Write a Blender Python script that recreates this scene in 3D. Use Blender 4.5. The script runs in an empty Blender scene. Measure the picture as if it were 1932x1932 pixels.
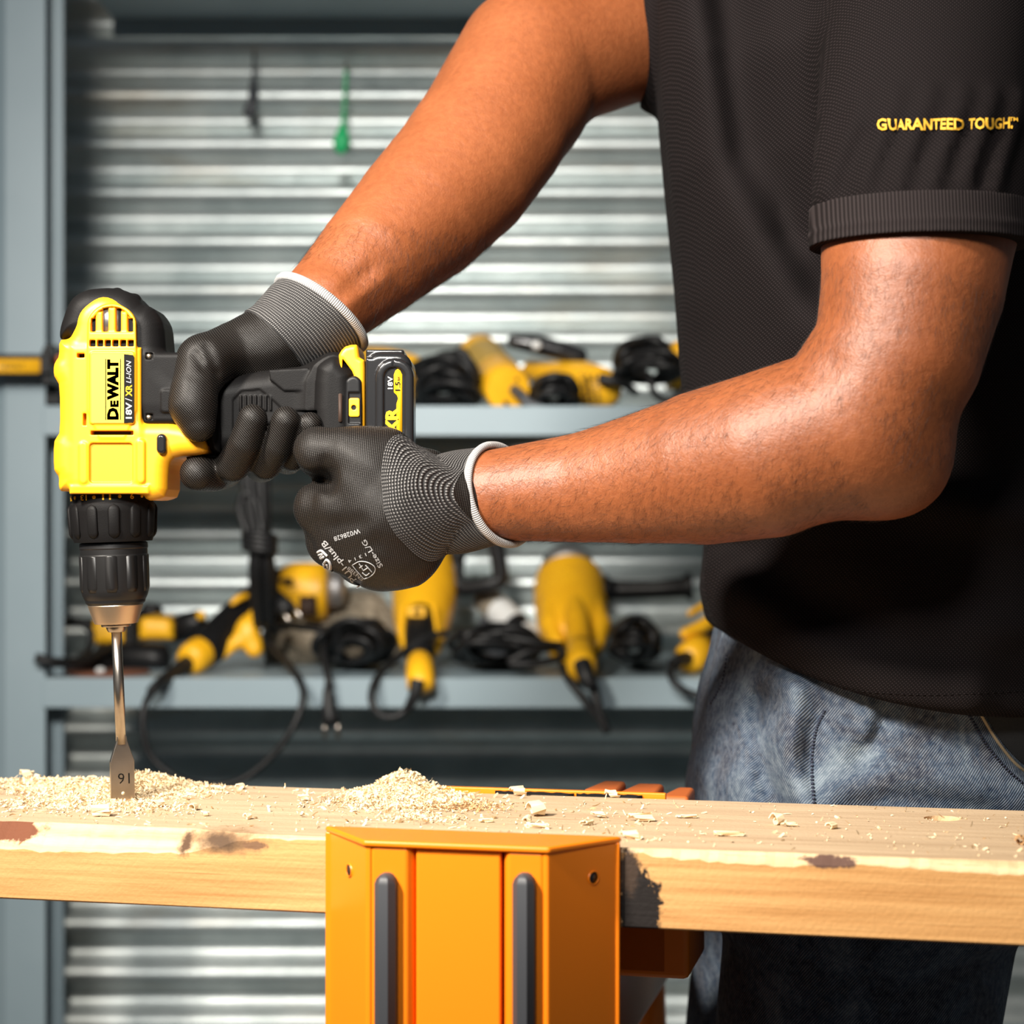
import bpy, bmesh, math, random
import numpy as np
from mathutils import Vector, Matrix
from mathutils.bvhtree import BVHTree
random.seed(7); rng = np.random.default_rng(7)
SC = bpy.context.scene
COL = SC.collection

# ------------------------------------------------------------------ camera, world, light, exposure
F = 3775.0            # focal length in pixels of the 1932 px frame
CZ = 1.10             # height of the lens above the floor
cam_d = bpy.data.cameras.new('camera'); cam = bpy.data.objects.new('camera', cam_d); COL.objects.link(cam)
cam.location = (0, 0, CZ); cam.rotation_euler = (math.pi/2, 0, 0)
cam_d.sensor_width = 36.0; cam_d.lens = 36.0*F/1932.0
cam_d.clip_start = 0.05; cam_d.clip_end = 50
cam_d.dof.use_dof = True; cam_d.dof.focus_distance = 1.215; cam_d.dof.aperture_fstop = 6.3
SC.camera = cam

W = bpy.data.worlds.new('world'); SC.world = W; W.use_nodes = True
W.node_tree.nodes['Background'].inputs[0].default_value = (0.80, 0.90, 1.0, 1)
W.node_tree.nodes['Background'].inputs[1].default_value = 0.09

def lamp(name, loc, target, size, power, col):
    d = bpy.data.lights.new(name, 'AREA'); d.shape = 'DISK'; d.size = size; d.energy = power; d.color = col
    o = bpy.data.objects.new(name, d); COL.objects.link(o); o.location = loc
    o.rotation_euler = (Vector(target)-Vector(loc)).to_track_quat('-Z', 'Y').to_euler()
    return o
key = lamp('key_lamp', (-1.05, 0.15, 2.15), (0.10, 1.22, 0.98), 0.26, 16.5, (1.0, 0.915, 0.81)); key.data.spread = math.radians(75)
back = lamp('background_lamp', (-0.30, -0.15, 1.92), (-0.06, 2.65, 1.10), 0.34, 7.6, (1.0, 0.96, 0.90)); back.data.spread = math.radians(56)

SC.view_settings.view_transform = 'Standard'; SC.view_settings.look = 'None'
SC.view_settings.exposure = 0.0; SC.view_settings.gamma = 1.0
SC.view_settings.use_curve_mapping = False

# ------------------------------------------------------------------ helpers
def P(px, py, Y): return Vector(((px-966.0)*Y/F, Y, CZ+(966.0-py)*Y/F))
def m_(r, Y): return r*Y/F
ORG = {}
def setp(o, label=None, cat=None, group=None, kind=None):
    if label: o['label'] = label
    if cat: o['category'] = cat
    if group: o['group'] = group
    if kind: o['kind'] = kind
    return o
def thing(name, loc, label, cat, group=None):
    o = bpy.data.objects.new(name, None); COL.objects.link(o); o.location = loc
    o.empty_display_size = 0.02
    ORG[o] = Vector(loc)
    return setp(o, label, cat, group)
def mk(name, vf, mat, parent=None, smooth=True, bevel=0, seg=2, uv=None, label=None, subsurf=0, split=None):
    v, f = vf
    v = np.asarray(v, dtype=np.float64).reshape(-1, 3)
    if parent is not None: org = ORG[parent]
    else:
        lo = v.min(0); hi = v.max(0); org = Vector(((lo[0]+hi[0])/2, (lo[1]+hi[1])/2, lo[2]))
    v = v - np.array(org)
    me = bpy.data.meshes.new(name)
    if isinstance(f, np.ndarray) and f.ndim == 2:
        n = len(f); k = f.shape[1]
        me.vertices.add(len(v)); me.vertices.foreach_set('co', v.astype(np.float32).ravel())
        me.loops.add(n*k); me.loops.foreach_set('vertex_index', f.astype(np.int32).ravel())
        me.polygons.add(n); me.polygons.foreach_set('loop_start', np.arange(0, n*k, k, dtype=np.int32))
        me.update(calc_edges=True)
    else:
        me.from_pydata([tuple(p) for p in v], [], [tuple(q) for q in f]); me.update()
    me.polygons.foreach_set('use_smooth', np.full(len(me.polygons), smooth))
    if uv is not None:
        L = me.uv_layers.new(name='UVMap'); li = np.empty(len(me.loops), dtype=np.int32)
        me.loops.foreach_get('vertex_index', li)
        L.data.foreach_set('uv', np.asarray(uv, dtype=np.float32)[li].ravel())
    me.materials.append(mat)
    o = bpy.data.objects.new(name, me); COL.objects.link(o)
    ORG[o] = Vector(org)
    if parent is not None: o.parent = parent; o.location = (0, 0, 0)
    else: o.location = org
    if split is not None:
        me.set_sharp_from_angle(angle=math.radians(split))
    if bevel:
        md = o.modifiers.new('bevel', 'BEVEL'); md.width = bevel; md.segments = seg; md.limit_method = 'ANGLE'; md.angle_limit = math.radians(35)
        if smooth: md.harden_normals = True
    if subsurf:
        md = o.modifiers.new('subd', 'SUBSURF'); md.levels = subsurf; md.render_levels = subsurf
    if label: o['label'] = label
    return o
def join(*vfs):
    V = []; Fs = []; n = 0
    for v, f in vfs:
        v = [tuple(p) for p in v]; V += v; Fs += [tuple(int(i)+n for i in q) for q in f]; n += len(v)
    return V, Fs
def frame(d):
    d = Vector(d).normalized(); a = Vector((0, 0, 1)) if abs(d.z) < .9 else Vector((1, 0, 0))
    u = d.cross(a).normalized(); return d, u, d.cross(u).normalized()
def box(c, s, rz=0.0, R=None):
    c = Vector(c); M3 = R if R is not None else Matrix.Rotation(rz, 3, 'Z'); V = []
    for z in (-.5, .5):
        for x, y in ((-.5, -.5), (.5, -.5), (.5, .5), (-.5, .5)):
            V.append(c + M3 @ Vector((x*s[0], y*s[1], z*s[2])))
    return V, [(3, 2, 1, 0), (4, 5, 6, 7), (0, 1, 5, 4), (1, 2, 6, 5), (2, 3, 7, 6), (3, 0, 4, 7)]
def lathe(p0, p1, prof, n=28, rough=None):
    """prof: [(t 0..1 along p0->p1, radius m)]"""
    p0 = Vector(p0); p1 = Vector(p1); d, u, w = frame(p1-p0); V = []; Fs = []
    for t, r in prof:
        for k in range(n):
            a = 2*math.pi*k/n; V.append(p0+(p1-p0)*t+(u*math.cos(a)+w*math.sin(a))*max(r, 1e-5))
    for j in range(len(prof)-1):
        for k in range(n):
            Fs.append((j*n+k, j*n+(k+1) % n, (j+1)*n+(k+1) % n, (j+1)*n+k))
    Fs.append(tuple(range(n-1, -1, -1))); Fs.append(tuple((len(prof)-1)*n+k for k in range(n)))
    return V, Fs
def crom(pts, per=8, closed=False):
    pts = [Vector(p) for p in pts]; out = []; n = len(pts)
    rngn = n if closed else n-1
    for i in range(rngn):
        p0 = pts[(i-1) % n] if closed or i > 0 else pts[0]*2-pts[1]
        p1 = pts[i]; p2 = pts[(i+1) % n]
        p3 = pts[(i+2) % n] if closed or i+2 < n else pts[-1]*2-pts[-2]
        for s in range(per):
            t = s/per; out.append(.5*((2*p1)+(p2-p0)*t+(2*p0-5*p1+4*p2-p3)*t*t+(3*p1-p0-3*p2+p3)*t**3))
    if not closed: out.append(pts[-1])
    return out
def tube(pts, r, n=8, per=8, closed=False, taper=None):
    c = crom(pts, per, closed) if per > 1 else [Vector(p) for p in pts]
    V = []; Fs = []; L = len(c); u = None
    for i, p in enumerate(c):
        d = (c[(i+1) % L]-c[i-1]) if closed or 0 < i < L-1 else (c[1]-c[0] if i == 0 else c[-1]-c[-2])
        if d.length < 1e-9: d = Vector((1, 0, 0))
        d.normalize()
        if u is None: u = frame(d)[1]
        u = (u-d*u.dot(d)); u = u.normalized() if u.length > 1e-6 else frame(d)[1]
        w = d.cross(u); rr = r if taper is None else r*taper(i/max(1, L-1))
        for k in range(n):
            a = 2*math.pi*k/n; V.append(p+(u*math.cos(a)+w*math.sin(a))*rr)
    for i in range(L if closed else L-1):
        for k in range(n):
            j = (i+1) % L; Fs.append((i*n+k, i*n+(k+1) % n, j*n+(k+1) % n, j*n+k))
    if not closed:
        Fs.append(tuple(range(n-1, -1, -1))); Fs.append(tuple((L-1)*n+k for k in range(n)))
    return V, Fs
def prism(poly, mapper, d0, d1):
    """poly 2-D points; mapper(u, v, depth) -> world"""
    a = sum(poly[i][0]*poly[(i+1) % len(poly)][1]-poly[(i+1) % len(poly)][0]*poly[i][1] for i in range(len(poly)))
    n = len(poly); V = [mapper(u, v, d0) for u, v in poly]+[mapper(u, v, d1) for u, v in poly]
    Fs = [tuple(range(n)), tuple(range(2*n-1, n-1, -1))]+[(i, i+n, (i+1) % n+n, (i+1) % n) for i in range(n)]
    bm = bmesh.new(); vs = [bm.verts.new(p) for p in V]
    for q in Fs: bm.faces.new([vs[i] for i in q])
    bmesh.ops.recalc_face_normals(bm, faces=bm.faces)
    bm.verts.index_update(); out = [v.co.copy() for v in bm.verts], [[v.index for v in f.verts] for f in bm.faces]
    bm.free(); return out
def pxprism(poly, Yn, Yf):
    """outline given where it is seen at depth Yref = mean depth, extruded straight back in world"""
    Ym = (Yn+Yf)/2
    def mp(u, v, d): q = P(u, v, Ym); return Vector((q.x, d, q.z))
    return prism(poly, mp, Yn, Yf)
def rrect(x0, y0, x1, y1, r, n=5):
    out = []
    for cx, cy, a0 in ((x1-r, y1-r, 0), (x0+r, y1-r, 90), (x0+r, y0+r, 180), (x1-r, y0+r, 270)):
        for k in range(n+1):
            a = math.radians(a0+90*k/n); out.append((cx+r*math.cos(a), cy+r*math.sin(a)))
    return out
def chaikin(p, it=1):
    for _ in range(it):
        q = []
        for i in range(len(p)):
            a = p[i]; b = p[(i+1) % len(p)]
            q += [(a[0]*.75+b[0]*.25, a[1]*.75+b[1]*.25), (a[0]*.25+b[0]*.75, a[1]*.25+b[1]*.75)]
        p = q
    return p
def loft(rings, caps=True, closed=True):
    n = len(rings[0]); V = [p for r in rings for p in r]; Fs = []
    for j in range(len(rings)-1):
        for k in range(n if closed else n-1):
            Fs.append((j*n+k, j*n+(k+1) % n, (j+1)*n+(k+1) % n, (j+1)*n+k))
    if caps:
        Fs.append(tuple(range(n-1, -1, -1))); Fs.append(tuple((len(rings)-1)*n+k for k in range(n)))
    return V, Fs

# ------------------------------------------------------------------ signed distance volumes
def smin(a, b, k):
    if k <= 0: return np.minimum(a, b)
    h = np.clip(.5+.5*(b-a)/k, 0, 1); return b*(1-h)+a*h-k*h*(1-h)
def poly_sd(poly, X, Z):
    X = X[:, None]; Z = Z[None, :]; d = None; ins = np.zeros((X.shape[0], Z.shape[1]), bool); n = len(poly)
    for i in range(n):
        ax, az = poly[i]; bx, bz = poly[(i+1) % n]; ex, ez = bx-ax, bz-az
        L = ex*ex+ez*ez
        if L < 1e-16: continue
        wx = X-ax; wz = Z-az; t = np.clip((wx*ex+wz*ez)/L, 0, 1)
        q = (wx-ex*t)**2+(wz-ez*t)**2; d = q if d is None else np.minimum(d, q)
        if az != bz: ins ^= ((az > Z) != (bz > Z)) & (X < ex*(Z-az)/ez+ax)
    d = np.sqrt(d); d[ins] *= -1; return d
def line_d(pl, X, Z):
    X = X[:, None]; Z = Z[None, :]; d = None
    for (ax, az), (bx, bz) in zip(pl[:-1], pl[1:]):
        ex, ez = bx-ax, bz-az; wx = X-ax; wz = Z-az; t = np.clip((wx*ex+wz*ez)/(ex*ex+ez*ez+1e-16), 0, 1)
        q = (wx-ex*t)**2+(wz-ez*t)**2; d = q if d is None else np.minimum(d, q)
    return np.sqrt(d)
class Vol:
    def __init__(s, lo, hi, h):
        s.h = h; s.lo = np.array(lo, float); n = [int(math.ceil((hi[i]-lo[i])/h))+1 for i in range(3)]
        s.ax = [s.lo[i]+h*np.arange(n[i]) for i in range(3)]
        s.v = np.ones(n, np.float32)
    def sub(s, lo, hi, m):
        sl = []
        for i in range(3):
            a = max(0, int((lo[i]-m-s.lo[i])/s.h)); b = min(len(s.ax[i]), int((hi[i]+m-s.lo[i])/s.h)+2)
            if b <= a: return None
            sl.append(slice(a, b))
        return tuple(sl), s.ax[0][sl[0]], s.ax[1][sl[1]], s.ax[2][sl[2]]
    def op(s, lo, hi, fn, k=0, mode='add'):
        q = s.sub(lo, hi, k*1.2+3*s.h)
        if q is None: return
        sl, x, y, z = q
        d = fn(x[:, None, None], y[None, :, None], z[None, None, :])
        if mode == 'add': s.v[sl] = smin(s.v[sl], d, k)
        elif mode == 'cut': s.v[sl] = -smin(-s.v[sl], d, k)
        elif mode == 'and': s.v[sl] = -smin(-s.v[sl], -d, k)
        elif mode == 'off': s.v[sl] = s.v[sl]+d
    def chain(s, pts, k=0, mode='add', clip=None):
        """pts [(Vector, radius m)]"""
        lo = [min(p[i]-r for p, r in pts) for i in range(3)]; hi = [max(p[i]+r for p, r in pts) for i in range(3)]
        def fn(X, Y, Z):
            d = None
            seq = list(zip(pts[:-1], pts[1:])) if len(pts) > 1 else [(pts[0], pts[0])]
            for (a, ra), (b, rb) in seq:
                e = b-a; L = e.length_squared+1e-12
                t = np.clip(((X-a.x)*e.x+(Y-a.y)*e.y+(Z-a.z)*e.z)/L, 0, 1)
                q = np.sqrt((X-a.x-e.x*t)**2+(Y-a.y-e.y*t)**2+(Z-a.z-e.z*t)**2)-(ra+(rb-ra)*t)
                d = q if d is None else np.minimum(d, q)
            return d if clip is None else np.maximum(d, clip(X, Y, Z))
        s.op(lo, hi, fn, k, mode)
    def pch(s, pts, k=0, mode='add'):
        """pts (px, py, Y, r px)"""
        s.chain([(P(a, b, y), m_(r, y)) for a, b, y, r in pts], k, mode)
    def ell(s, c, rad, k=0, mode='add', R=None):
        c = Vector(c); mx = max(rad); mn = min(rad)
        Ri = R.transposed() if R is not None else Matrix.Identity(3)
        def fn(X, Y, Z):
            x = X-c.x; y = Y-c.y; z = Z-c.z
            q = [(Ri[i][0]*x+Ri[i][1]*y+Ri[i][2]*z)/rad[i] for i in range(3)]
            return (np.sqrt(q[0]**2+q[1]**2+q[2]**2)-1)*mn
        s.op([c[i]-mx for i in range(3)], [c[i]+mx for i in range(3)], fn, k, mode)
    def slab(s, poly, y0, y1, r=0, k=0, mode='add', smooth=0, Y=None):
        """poly in pixels as seen at depth Y, extruded y0..y1, edges rounded by r metres"""
        Yr = Y if Y is not None else (y0+y1)/2
        if smooth: poly = chaikin(poly, smooth)
        pw = [(lambda q: (q.x, q.z))(P(a, b, Yr)) for a, b in poly]
        lo = [min(p[0] for p in pw), y0, min(p[1] for p in pw)]; hi = [max(p[0] for p in pw), y1, max(p[1] for p in pw)]
        yc = (y0+y1)/2; H = (y1-y0)/2
        def fn(X, Yv, Z):
            a = poly_sd(pw, X[:, 0, 0], Z[0, 0, :])[:, None, :]+r; b = np.abs(Yv-yc)-H+r
            return np.minimum(np.maximum(a, b), 0)+np.sqrt(np.maximum(a, 0)**2+np.maximum(b, 0)**2)-r
        s.op(lo, hi, fn, k, mode)
    def ridge(s, pl, Y, amp, w, yfar):
        """raise (+) or sink (-) the side nearer than yfar along a polyline in pixels"""
        pw = [(lambda q: (q.x, q.z))(P(a, b, Y)) for a, b in pl]; e = w*2.6
        lo = [min(p[0] for p in pw)-e, s.lo[1], min(p[1] for p in pw)-e]; hi = [max(p[0] for p in pw)+e, yfar, max(p[1] for p in pw)+e]
        def fn(X, Yv, Z):
            d = line_d(pw, X[:, 0, 0], Z[0, 0, :])[:, None, :]
            return -amp*np.exp(-(d/w)**2)*np.clip((yfar-Yv)/.03, 0, 1)
        s.op(lo, hi, fn, 0, 'off')
    def mesh(s, relax=0):
        v = s.v; h = s.h; sg = v < 0
        c = np.zeros(tuple(n-1 for n in v.shape), np.int8)
        for i in (0, 1):
            for j in (0, 1):
                for k in (0, 1):
                    c += sg[i:i+c.shape[0], j:j+c.shape[1], k:k+c.shape[2]]
        m = (c > 0) & (c < 8); ijk = np.argwhere(m); idx = np.full(c.shape, -1, np.int32); idx[m] = np.arange(len(ijk))
        acc = np.zeros((len(ijk), 3)); cnt = np.zeros(len(ijk)); I, J, K = ijk.T
        for ax in range(3):
            o1, o2 = [b for b in range(3) if b != ax]
            for b1 in (0, 1):
                for b2 in (0, 1):
                    a = [0, 0, 0]; a[o1] = b1; a[o2] = b2; b = list(a); b[ax] = 1
                    va = v[I+a[0], J+a[1], K+a[2]]; vb = v[I+b[0], J+b[1], K+b[2]]
                    x = (va < 0) != (vb < 0); t = np.where(x, va/np.where(x, va-vb, 1), 0)
                    q = np.tile(np.array(a, float), (len(ijk), 1)); q[:, ax] = t
                    acc[x] += q[x]; cnt[x] += 1
        V = s.lo+h*(ijk+acc/cnt[:, None]); Q = []
        for ax in range(3):
            o1, o2 = [(1, 2), (2, 0), (0, 1)][ax]
            A = np.moveaxis(sg, (ax, o1, o2), (0, 1, 2)); C = np.moveaxis(idx, (ax, o1, o2), (0, 1, 2))
            ch = A[:-1, 1:-1, 1:-1] != A[1:, 1:-1, 1:-1]; e = np.argwhere(ch)
            if not len(e): continue
            i, j, k = e.T; j = j+1; k = k+1
            f = np.stack([C[i, j-1, k-1], C[i, j, k-1], C[i, j, k], C[i, j-1, k]], 1)
            fl = ~A[i, j, k]; f[fl] = f[fl][:, ::-1]; Q.append(f)
        Q = np.concatenate(Q)
        for _ in range(relax):
            nb = np.zeros_like(V); n = np.zeros(len(V))
            for a in range(4):
                np.add.at(nb, Q[:, a], V[Q[:, (a+1) % 4]]); np.add.at(n, Q[:, a], 1)
                np.add.at(nb, Q[:, a], V[Q[:, (a+3) % 4]]); np.add.at(n, Q[:, a], 1)
            V = V*.5+.5*nb/np.maximum(n, 1)[:, None]
        return V, Q

# ------------------------------------------------------------------ text
def text_mesh(s, bold=0.0, ext=0.0, shear=0.0, res=2):
    c = bpy.data.curves.new('lettering', 'FONT'); c.body = s; c.size = 1; c.offset = bold; c.extrude = ext; c.shear = shear
    c.resolution_u = res; c.fill_mode = 'FRONT' if ext == 0 else 'BOTH'
    o = bpy.data.objects.new('lettering', c); COL.objects.link(o)
    dg = bpy.context.evaluated_depsgraph_get(); me = bpy.data.meshes.new_from_object(o.evaluated_get(dg))
    V = [Vector(v.co) for v in me.vertices]; Fs = [tuple(p.vertices) for p in me.polygons]
    bpy.data.objects.remove(o); bpy.data.curves.remove(c); bpy.data.meshes.remove(me)
    return V, Fs
def fit_text(s, mapper, w, h, bold=0.0, shear=0.0):
    """scale the string into a w x h rectangle and send it through mapper(x, y)"""
    V, Fs = text_mesh(s, bold, 0, shear)
    x0 = min(v.x for v in V); x1 = max(v.x for v in V); y0 = min(v.y for v in V); y1 = max(v.y for v in V)
    return [mapper((v.x-x0)/(x1-x0)*w, (v.y-y0)/(y1-y0)*h) for v in V], Fs

# ------------------------------------------------------------------ materials
def NT(name):
    m = bpy.data.materials.new(name); m.use_nodes = True; t = m.node_tree; return m, t, t.nodes['Principled BSDF']
def nd(t, typ, ins=None, **kw):
    n = t.nodes.new(typ)
    for k, v in kw.items(): setattr(n, k, v)
    for k, v in (ins or {}).items():
        if isinstance(v, bpy.types.NodeSocket): t.links.new(v, n.inputs[k])
        else: n.inputs[k].default_value = v
    return n
def c4(c): return (c[0], c[1], c[2], 1)
def coords(t, scale=(1, 1, 1), rot=(0, 0, 0), src='Object'):
    tc = nd(t, 'ShaderNodeTexCoord')
    return nd(t, 'ShaderNodeMapping', {'Vector': tc.outputs[src], 'Scale': scale, 'Rotation': rot}).outputs[0]
def ramp(t, fac, stops):
    r = nd(t, 'ShaderNodeValToRGB', {'Fac': fac}); e = r.color_ramp.elements
    while len(e) < len(stops): e.new(.5)
    for q, (p, c) in zip(e, stops): q.position = p; q.color = c4(c) if len(c) == 3 else c
    return r.outputs[0]
def noise(t, vec, scale, detail=4, rough=.55, dist=0):
    return nd(t, 'ShaderNodeTexNoise', {'Vector': vec, 'Scale': scale, 'Detail': detail, 'Roughness': rough, 'Distortion': dist})
def mix(t, f, a, b, typ='MIX'):
    n = t.nodes.new('ShaderNodeMix'); n.data_type = 'RGBA'; n.blend_type = typ
    for i, v in ((0, f), (6, a), (7, b)):
        if isinstance(v, bpy.types.NodeSocket): t.links.new(v, n.inputs[i])
        else: n.inputs[i].default_value = c4(v) if isinstance(v, tuple) else v
    return n.outputs[2]
def math_(t, op, a, b=0.0, c=None):
    n = nd(t, 'ShaderNodeMath', operation=op)
    for i, v in enumerate((a, b) if c is None else (a, b, c)):
        if isinstance(v, bpy.types.NodeSocket): t.links.new(v, n.inputs[i])
        else: n.inputs[i].default_value = v
    return n.outputs[0]
def bump(t, b, h, strength=.3, dist=.001, prev=None):
    n = nd(t, 'ShaderNodeBump', {'Strength': strength, 'Distance': dist, 'Height': h})
    if prev is not None: t.links.new(prev, n.inputs['Normal'])
    t.links.new(n.outputs[0], b.inputs['Normal']); return n.outputs[0]
def M(name, col, rough=.5, metal=0.0, var=None, bp=None, spec=.5, coat=0.0):
    """var (scale, colour2, contrast), bp (scale, strength, dist)"""
    m, t, b = NT(name); b.inputs['Base Color'].default_value = c4(col); b.inputs['Roughness'].default_value = rough
    b.inputs['Metallic'].default_value = metal; b.inputs['Specular IOR Level'].default_value = spec
    b.inputs['Coat Weight'].default_value = coat
    v = coords(t) if var or bp else None
    if var:
        n = noise(t, v, var[0], 5); k = var[2]
        t.links.new(ramp(t, n.outputs[0], [(.5-k, col), (.5+k, var[1])]), b.inputs['Base Color'])
    if bp:
        n = noise(t, v, bp[0], 3); bump(t, b, n.outputs[0], bp[1], bp[2])
    return m
YEL = (0.84, 0.385, 0.010); YELB = (0.80, 0.42, 0.006)
MT = {}
MT['yellow'] = M('yellow_plastic', YEL, .42, bp=(2500, .10, .0003))
MT['yellow_bg'] = M('yellow_tool_plastic', (0.88, 0.47, 0.010), .45, var=(30, (0.76, 0.37, 0.008), .3))
MT['mustard'] = M('mustard_label', (0.42, 0.26, 0.03), .5)
MT['rubber'] = M('black_rubber', (0.0065, 0.006, 0.006), .52, bp=(1800, .25, .0004), spec=.13)
MT['blackp'] = M('black_plastic', (0.0075, 0.0075, 0.008), .40, bp=(2600, .12, .0003), spec=.22)
MT['gloss'] = M('glossy_black_plastic', (0.012, 0.012, 0.013), .22)
MT['chuck'] = M('chuck_black', (0.009, 0.0085, 0.0085), .40, spec=.4)
MT['cord'] = M('black_cord_rubber', (0.009, 0.009, 0.0095), .5, spec=.35)
MT['brass'] = M('champagne_metal', (0.68, 0.53, 0.38), .42, 1.0, bp=(900, .04, .0002))
MT['steel'] = M('brushed_steel', (0.56, 0.51, 0.46), .28, 1.0, var=(60, (0.42, 0.37, 0.31), .25))
MT['darkhole'] = M('dark_recess', (0.03, 0.012, 0.005), .7)
MT['white'] = M('white_print', (0.62, 0.62, 0.60), .5)
MT['grey'] = M('grey_print', (0.36, 0.36, 0.36), .5)
MT['black_print'] = M('black_print', (0.006, 0.0055, 0.005), .6, spec=.1)
MT['yel_print'] = M('yellow_print', (0.80, 0.42, 0.01), .55, spec=.2)
MT['label'] = M('yellow_label', (0.88, 0.55, 0.04), .38)
MT['orange'] = M('orange_powder_coat', (0.90, 0.225, 0.006), .34, bp=(500, .06, .0006))
MT['brick'] = M('rust_orange_plastic', (0.42, 0.095, 0.014), .6)
MT['griprub'] = M('grey_rubber', (0.045, 0.048, 0.055), .5)
MT['rack'] = M('blue_grey_paint', (0.255, 0.325, 0.36), .45, var=(9, (0.22, 0.29, 0.325), .3))
MT['concrete'] = M('concrete', (0.22, 0.21, 0.19), .9, var=(4, (0.15, 0.14, 0.13), .3))
MT['green'] = M('green_plastic', (0.02, 0.50, 0.17), .4)
MT['greytag'] = M('dull_grey_metal', (0.16, 0.16, 0.16), .4, .7)
MT['cream'] = M('cream_fleece', (0.33, 0.28, 0.21), .95, var=(60, (0.16, 0.13, 0.09), .25), bp=(300, .8, .004))
MT['whitep'] = M('white_plastic', (0.62, 0.63, 0.62), .4)
MT['disc'] = M('brown_abrasive', (0.16, 0.055, 0.025), .9, bp=(900, .5, .001))
MT['alum'] = M('cast_aluminium', (0.34, 0.33, 0.33), .5, .8)
MT['boot'] = M('boot_leather', (0.06, 0.04, 0.025), .6)
MT['hair'] = M('dark_hair', (0.012, 0.007, 0.005), .5)
MT['lining'] = M('dark_lining', (0.014, 0.015, 0.017), .9, bp=(900, .4, .001))
MT['thread'] = M('navy_thread', (0.012, 0.016, 0.035), .8)
MT['thread_t'] = M('tan_thread', (0.28, 0.22, 0.14), .8)
MT['gold'] = M('gold_thread', (0.75, 0.40, 0.025), .6, bp=(3000, .6, .0006))

# skin
m, t, b = NT('skin'); MT['skin'] = m; v = coords(t)
n1 = noise(t, v, 14, 4); n2 = noise(t, v, 220, 4); n3 = noise(t, v, 900, 3)
ca = ramp(t, n1.outputs[0], [(.3, (0.205, 0.058, 0.0165)), (.72, (0.27, 0.083, 0.027))])
cb = ramp(t, n2.outputs[0], [(.25, (0.80, 0.76, 0.74)), (.65, (1, 1, 1))])
t.links.new(mix(t, 1.0, ca, cb, 'MULTIPLY'), b.inputs['Base Color'])
b.inputs['Roughness'].default_value = .48; b.inputs['Specular IOR Level'].default_value = .5
b.inputs['Subsurface Weight'].default_value = .12; b.inputs['Subsurface Radius'].default_value = (0.006, 0.002, 0.001); b.inputs['Subsurface Scale'].default_value = 1.0
p_ = bump(t, b, n2.outputs[0], .35, .0012); bump(t, b, n3.outputs[0], .45, .0005, p_)

# coated glove: fine knit rows showing through black polyurethane
def knit(name, c0, c1, pitch, rot, rough, thr=.55, src='Object', strength=.5, spec=.24):
    m, t, b = NT(name); v = coords(t, rot=rot, src=src)
    sx = nd(t, 'ShaderNodeSeparateXYZ', {'Vector': v})
    k = 2*math.pi/pitch
    nz = noise(t, v, 60, 2)
    ph = math_(t, 'MULTIPLY', nz.outputs[0], 5.0)
    a = math_(t, 'SINE', math_(t, 'ADD', math_(t, 'MULTIPLY', sx.outputs[0], k), ph))
    c = math_(t, 'SINE', math_(t, 'MULTIPLY', sx.outputs[2], k*1.25))
    q = math_(t, 'MULTIPLY', math_(t, 'MULTIPLY_ADD', a, .5, .5), math_(t, 'MULTIPLY_ADD', c, .5, .5))
    t.links.new(ramp(t, q, [(thr-.3, c0), (min(1, thr+.3), c1)]), b.inputs['Base Color'])
    b.inputs['Roughness'].default_value = rough; b.inputs['Specular IOR Level'].default_value = spec
    bump(t, b, q, strength, .0005); return m
MT['glove'] = knit('coated_glove_fabric', (0.0055, 0.0046, 0.0042), (0.052, 0.045, 0.039), .0012, (0, .15, 0), .40)
MT['glove_r'] = knit('coated_glove_fabric_diagonal', (0.0050, 0.0042, 0.0038), (0.052, 0.045, 0.039), .0012, (0, .75, 0), .38)
# polo shirt pique
MT['shirt'] = knit('pique_polo_fabric', (0.0042, 0.0030, 0.0031), (0.0185, 0.0138, 0.0142), .0018, (0, .7, 0), .9, spec=.10)
m, t, b = NT('ribbed_cuff'); MT['rib'] = m; v = coords(t); sx = nd(t, 'ShaderNodeSeparateXYZ', {'Vector': v})
q = math_(t, 'MULTIPLY_ADD', math_(t, 'SINE', math_(t, 'MULTIPLY', sx.outputs[0], 2*math.pi/.0019)), .5, .5)
t.links.new(ramp(t, q, [(.2, (0.008, 0.006, 0.006)), (.9, (0.026, 0.0205, 0.0205))]), b.inputs['Base Color'])
b.inputs['Roughness'].default_value = .9; b.inputs['Specular IOR Level'].default_value = .1; bump(t, b, q, .5, .0007)
# knitted cuff with white dashes: u around, v along (metres)
m, t, b = NT('speckled_cuff_knit'); MT['cuff'] = m
tc = nd(t, 'ShaderNodeTexCoord'); sx = nd(t, 'ShaderNodeSeparateXYZ', {'Vector': tc.outputs['UV']})
wn = noise(t, tc.outputs['UV'], 70, 2)
vv = math_(t, 'ADD', sx.outputs[1], math_(t, 'MULTIPLY', wn.outputs[0], .0016))
a = math_(t, 'SINE', math_(t, 'MULTIPLY', vv, 2*math.pi/.0018)); c = math_(t, 'SINE', math_(t, 'MULTIPLY', sx.outputs[0], 2*math.pi/.0013))
q = math_(t, 'MULTIPLY', math_(t, 'MULTIPLY_ADD', a, .5, .5), math_(t, 'MULTIPLY_ADD', c, .5, .5))
wn2 = noise(t, tc.outputs['UV'], 40, 2)
amt = math_(t, 'MULTIPLY', q, math_(t, 'MULTIPLY_ADD', wn2.outputs[0], .7, .65))
t.links.new(ramp(t, amt, [(.36, (0.013, 0.012, 0.012)), (.66, (0.24, 0.23, 0.22))]), b.inputs['Base Color'])
b.inputs['Roughness'].default_value = .8; bump(t, b, a, .6, .0008)
m, t, b = NT('white_overlock_edge'); MT['overlock'] = m
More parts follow.
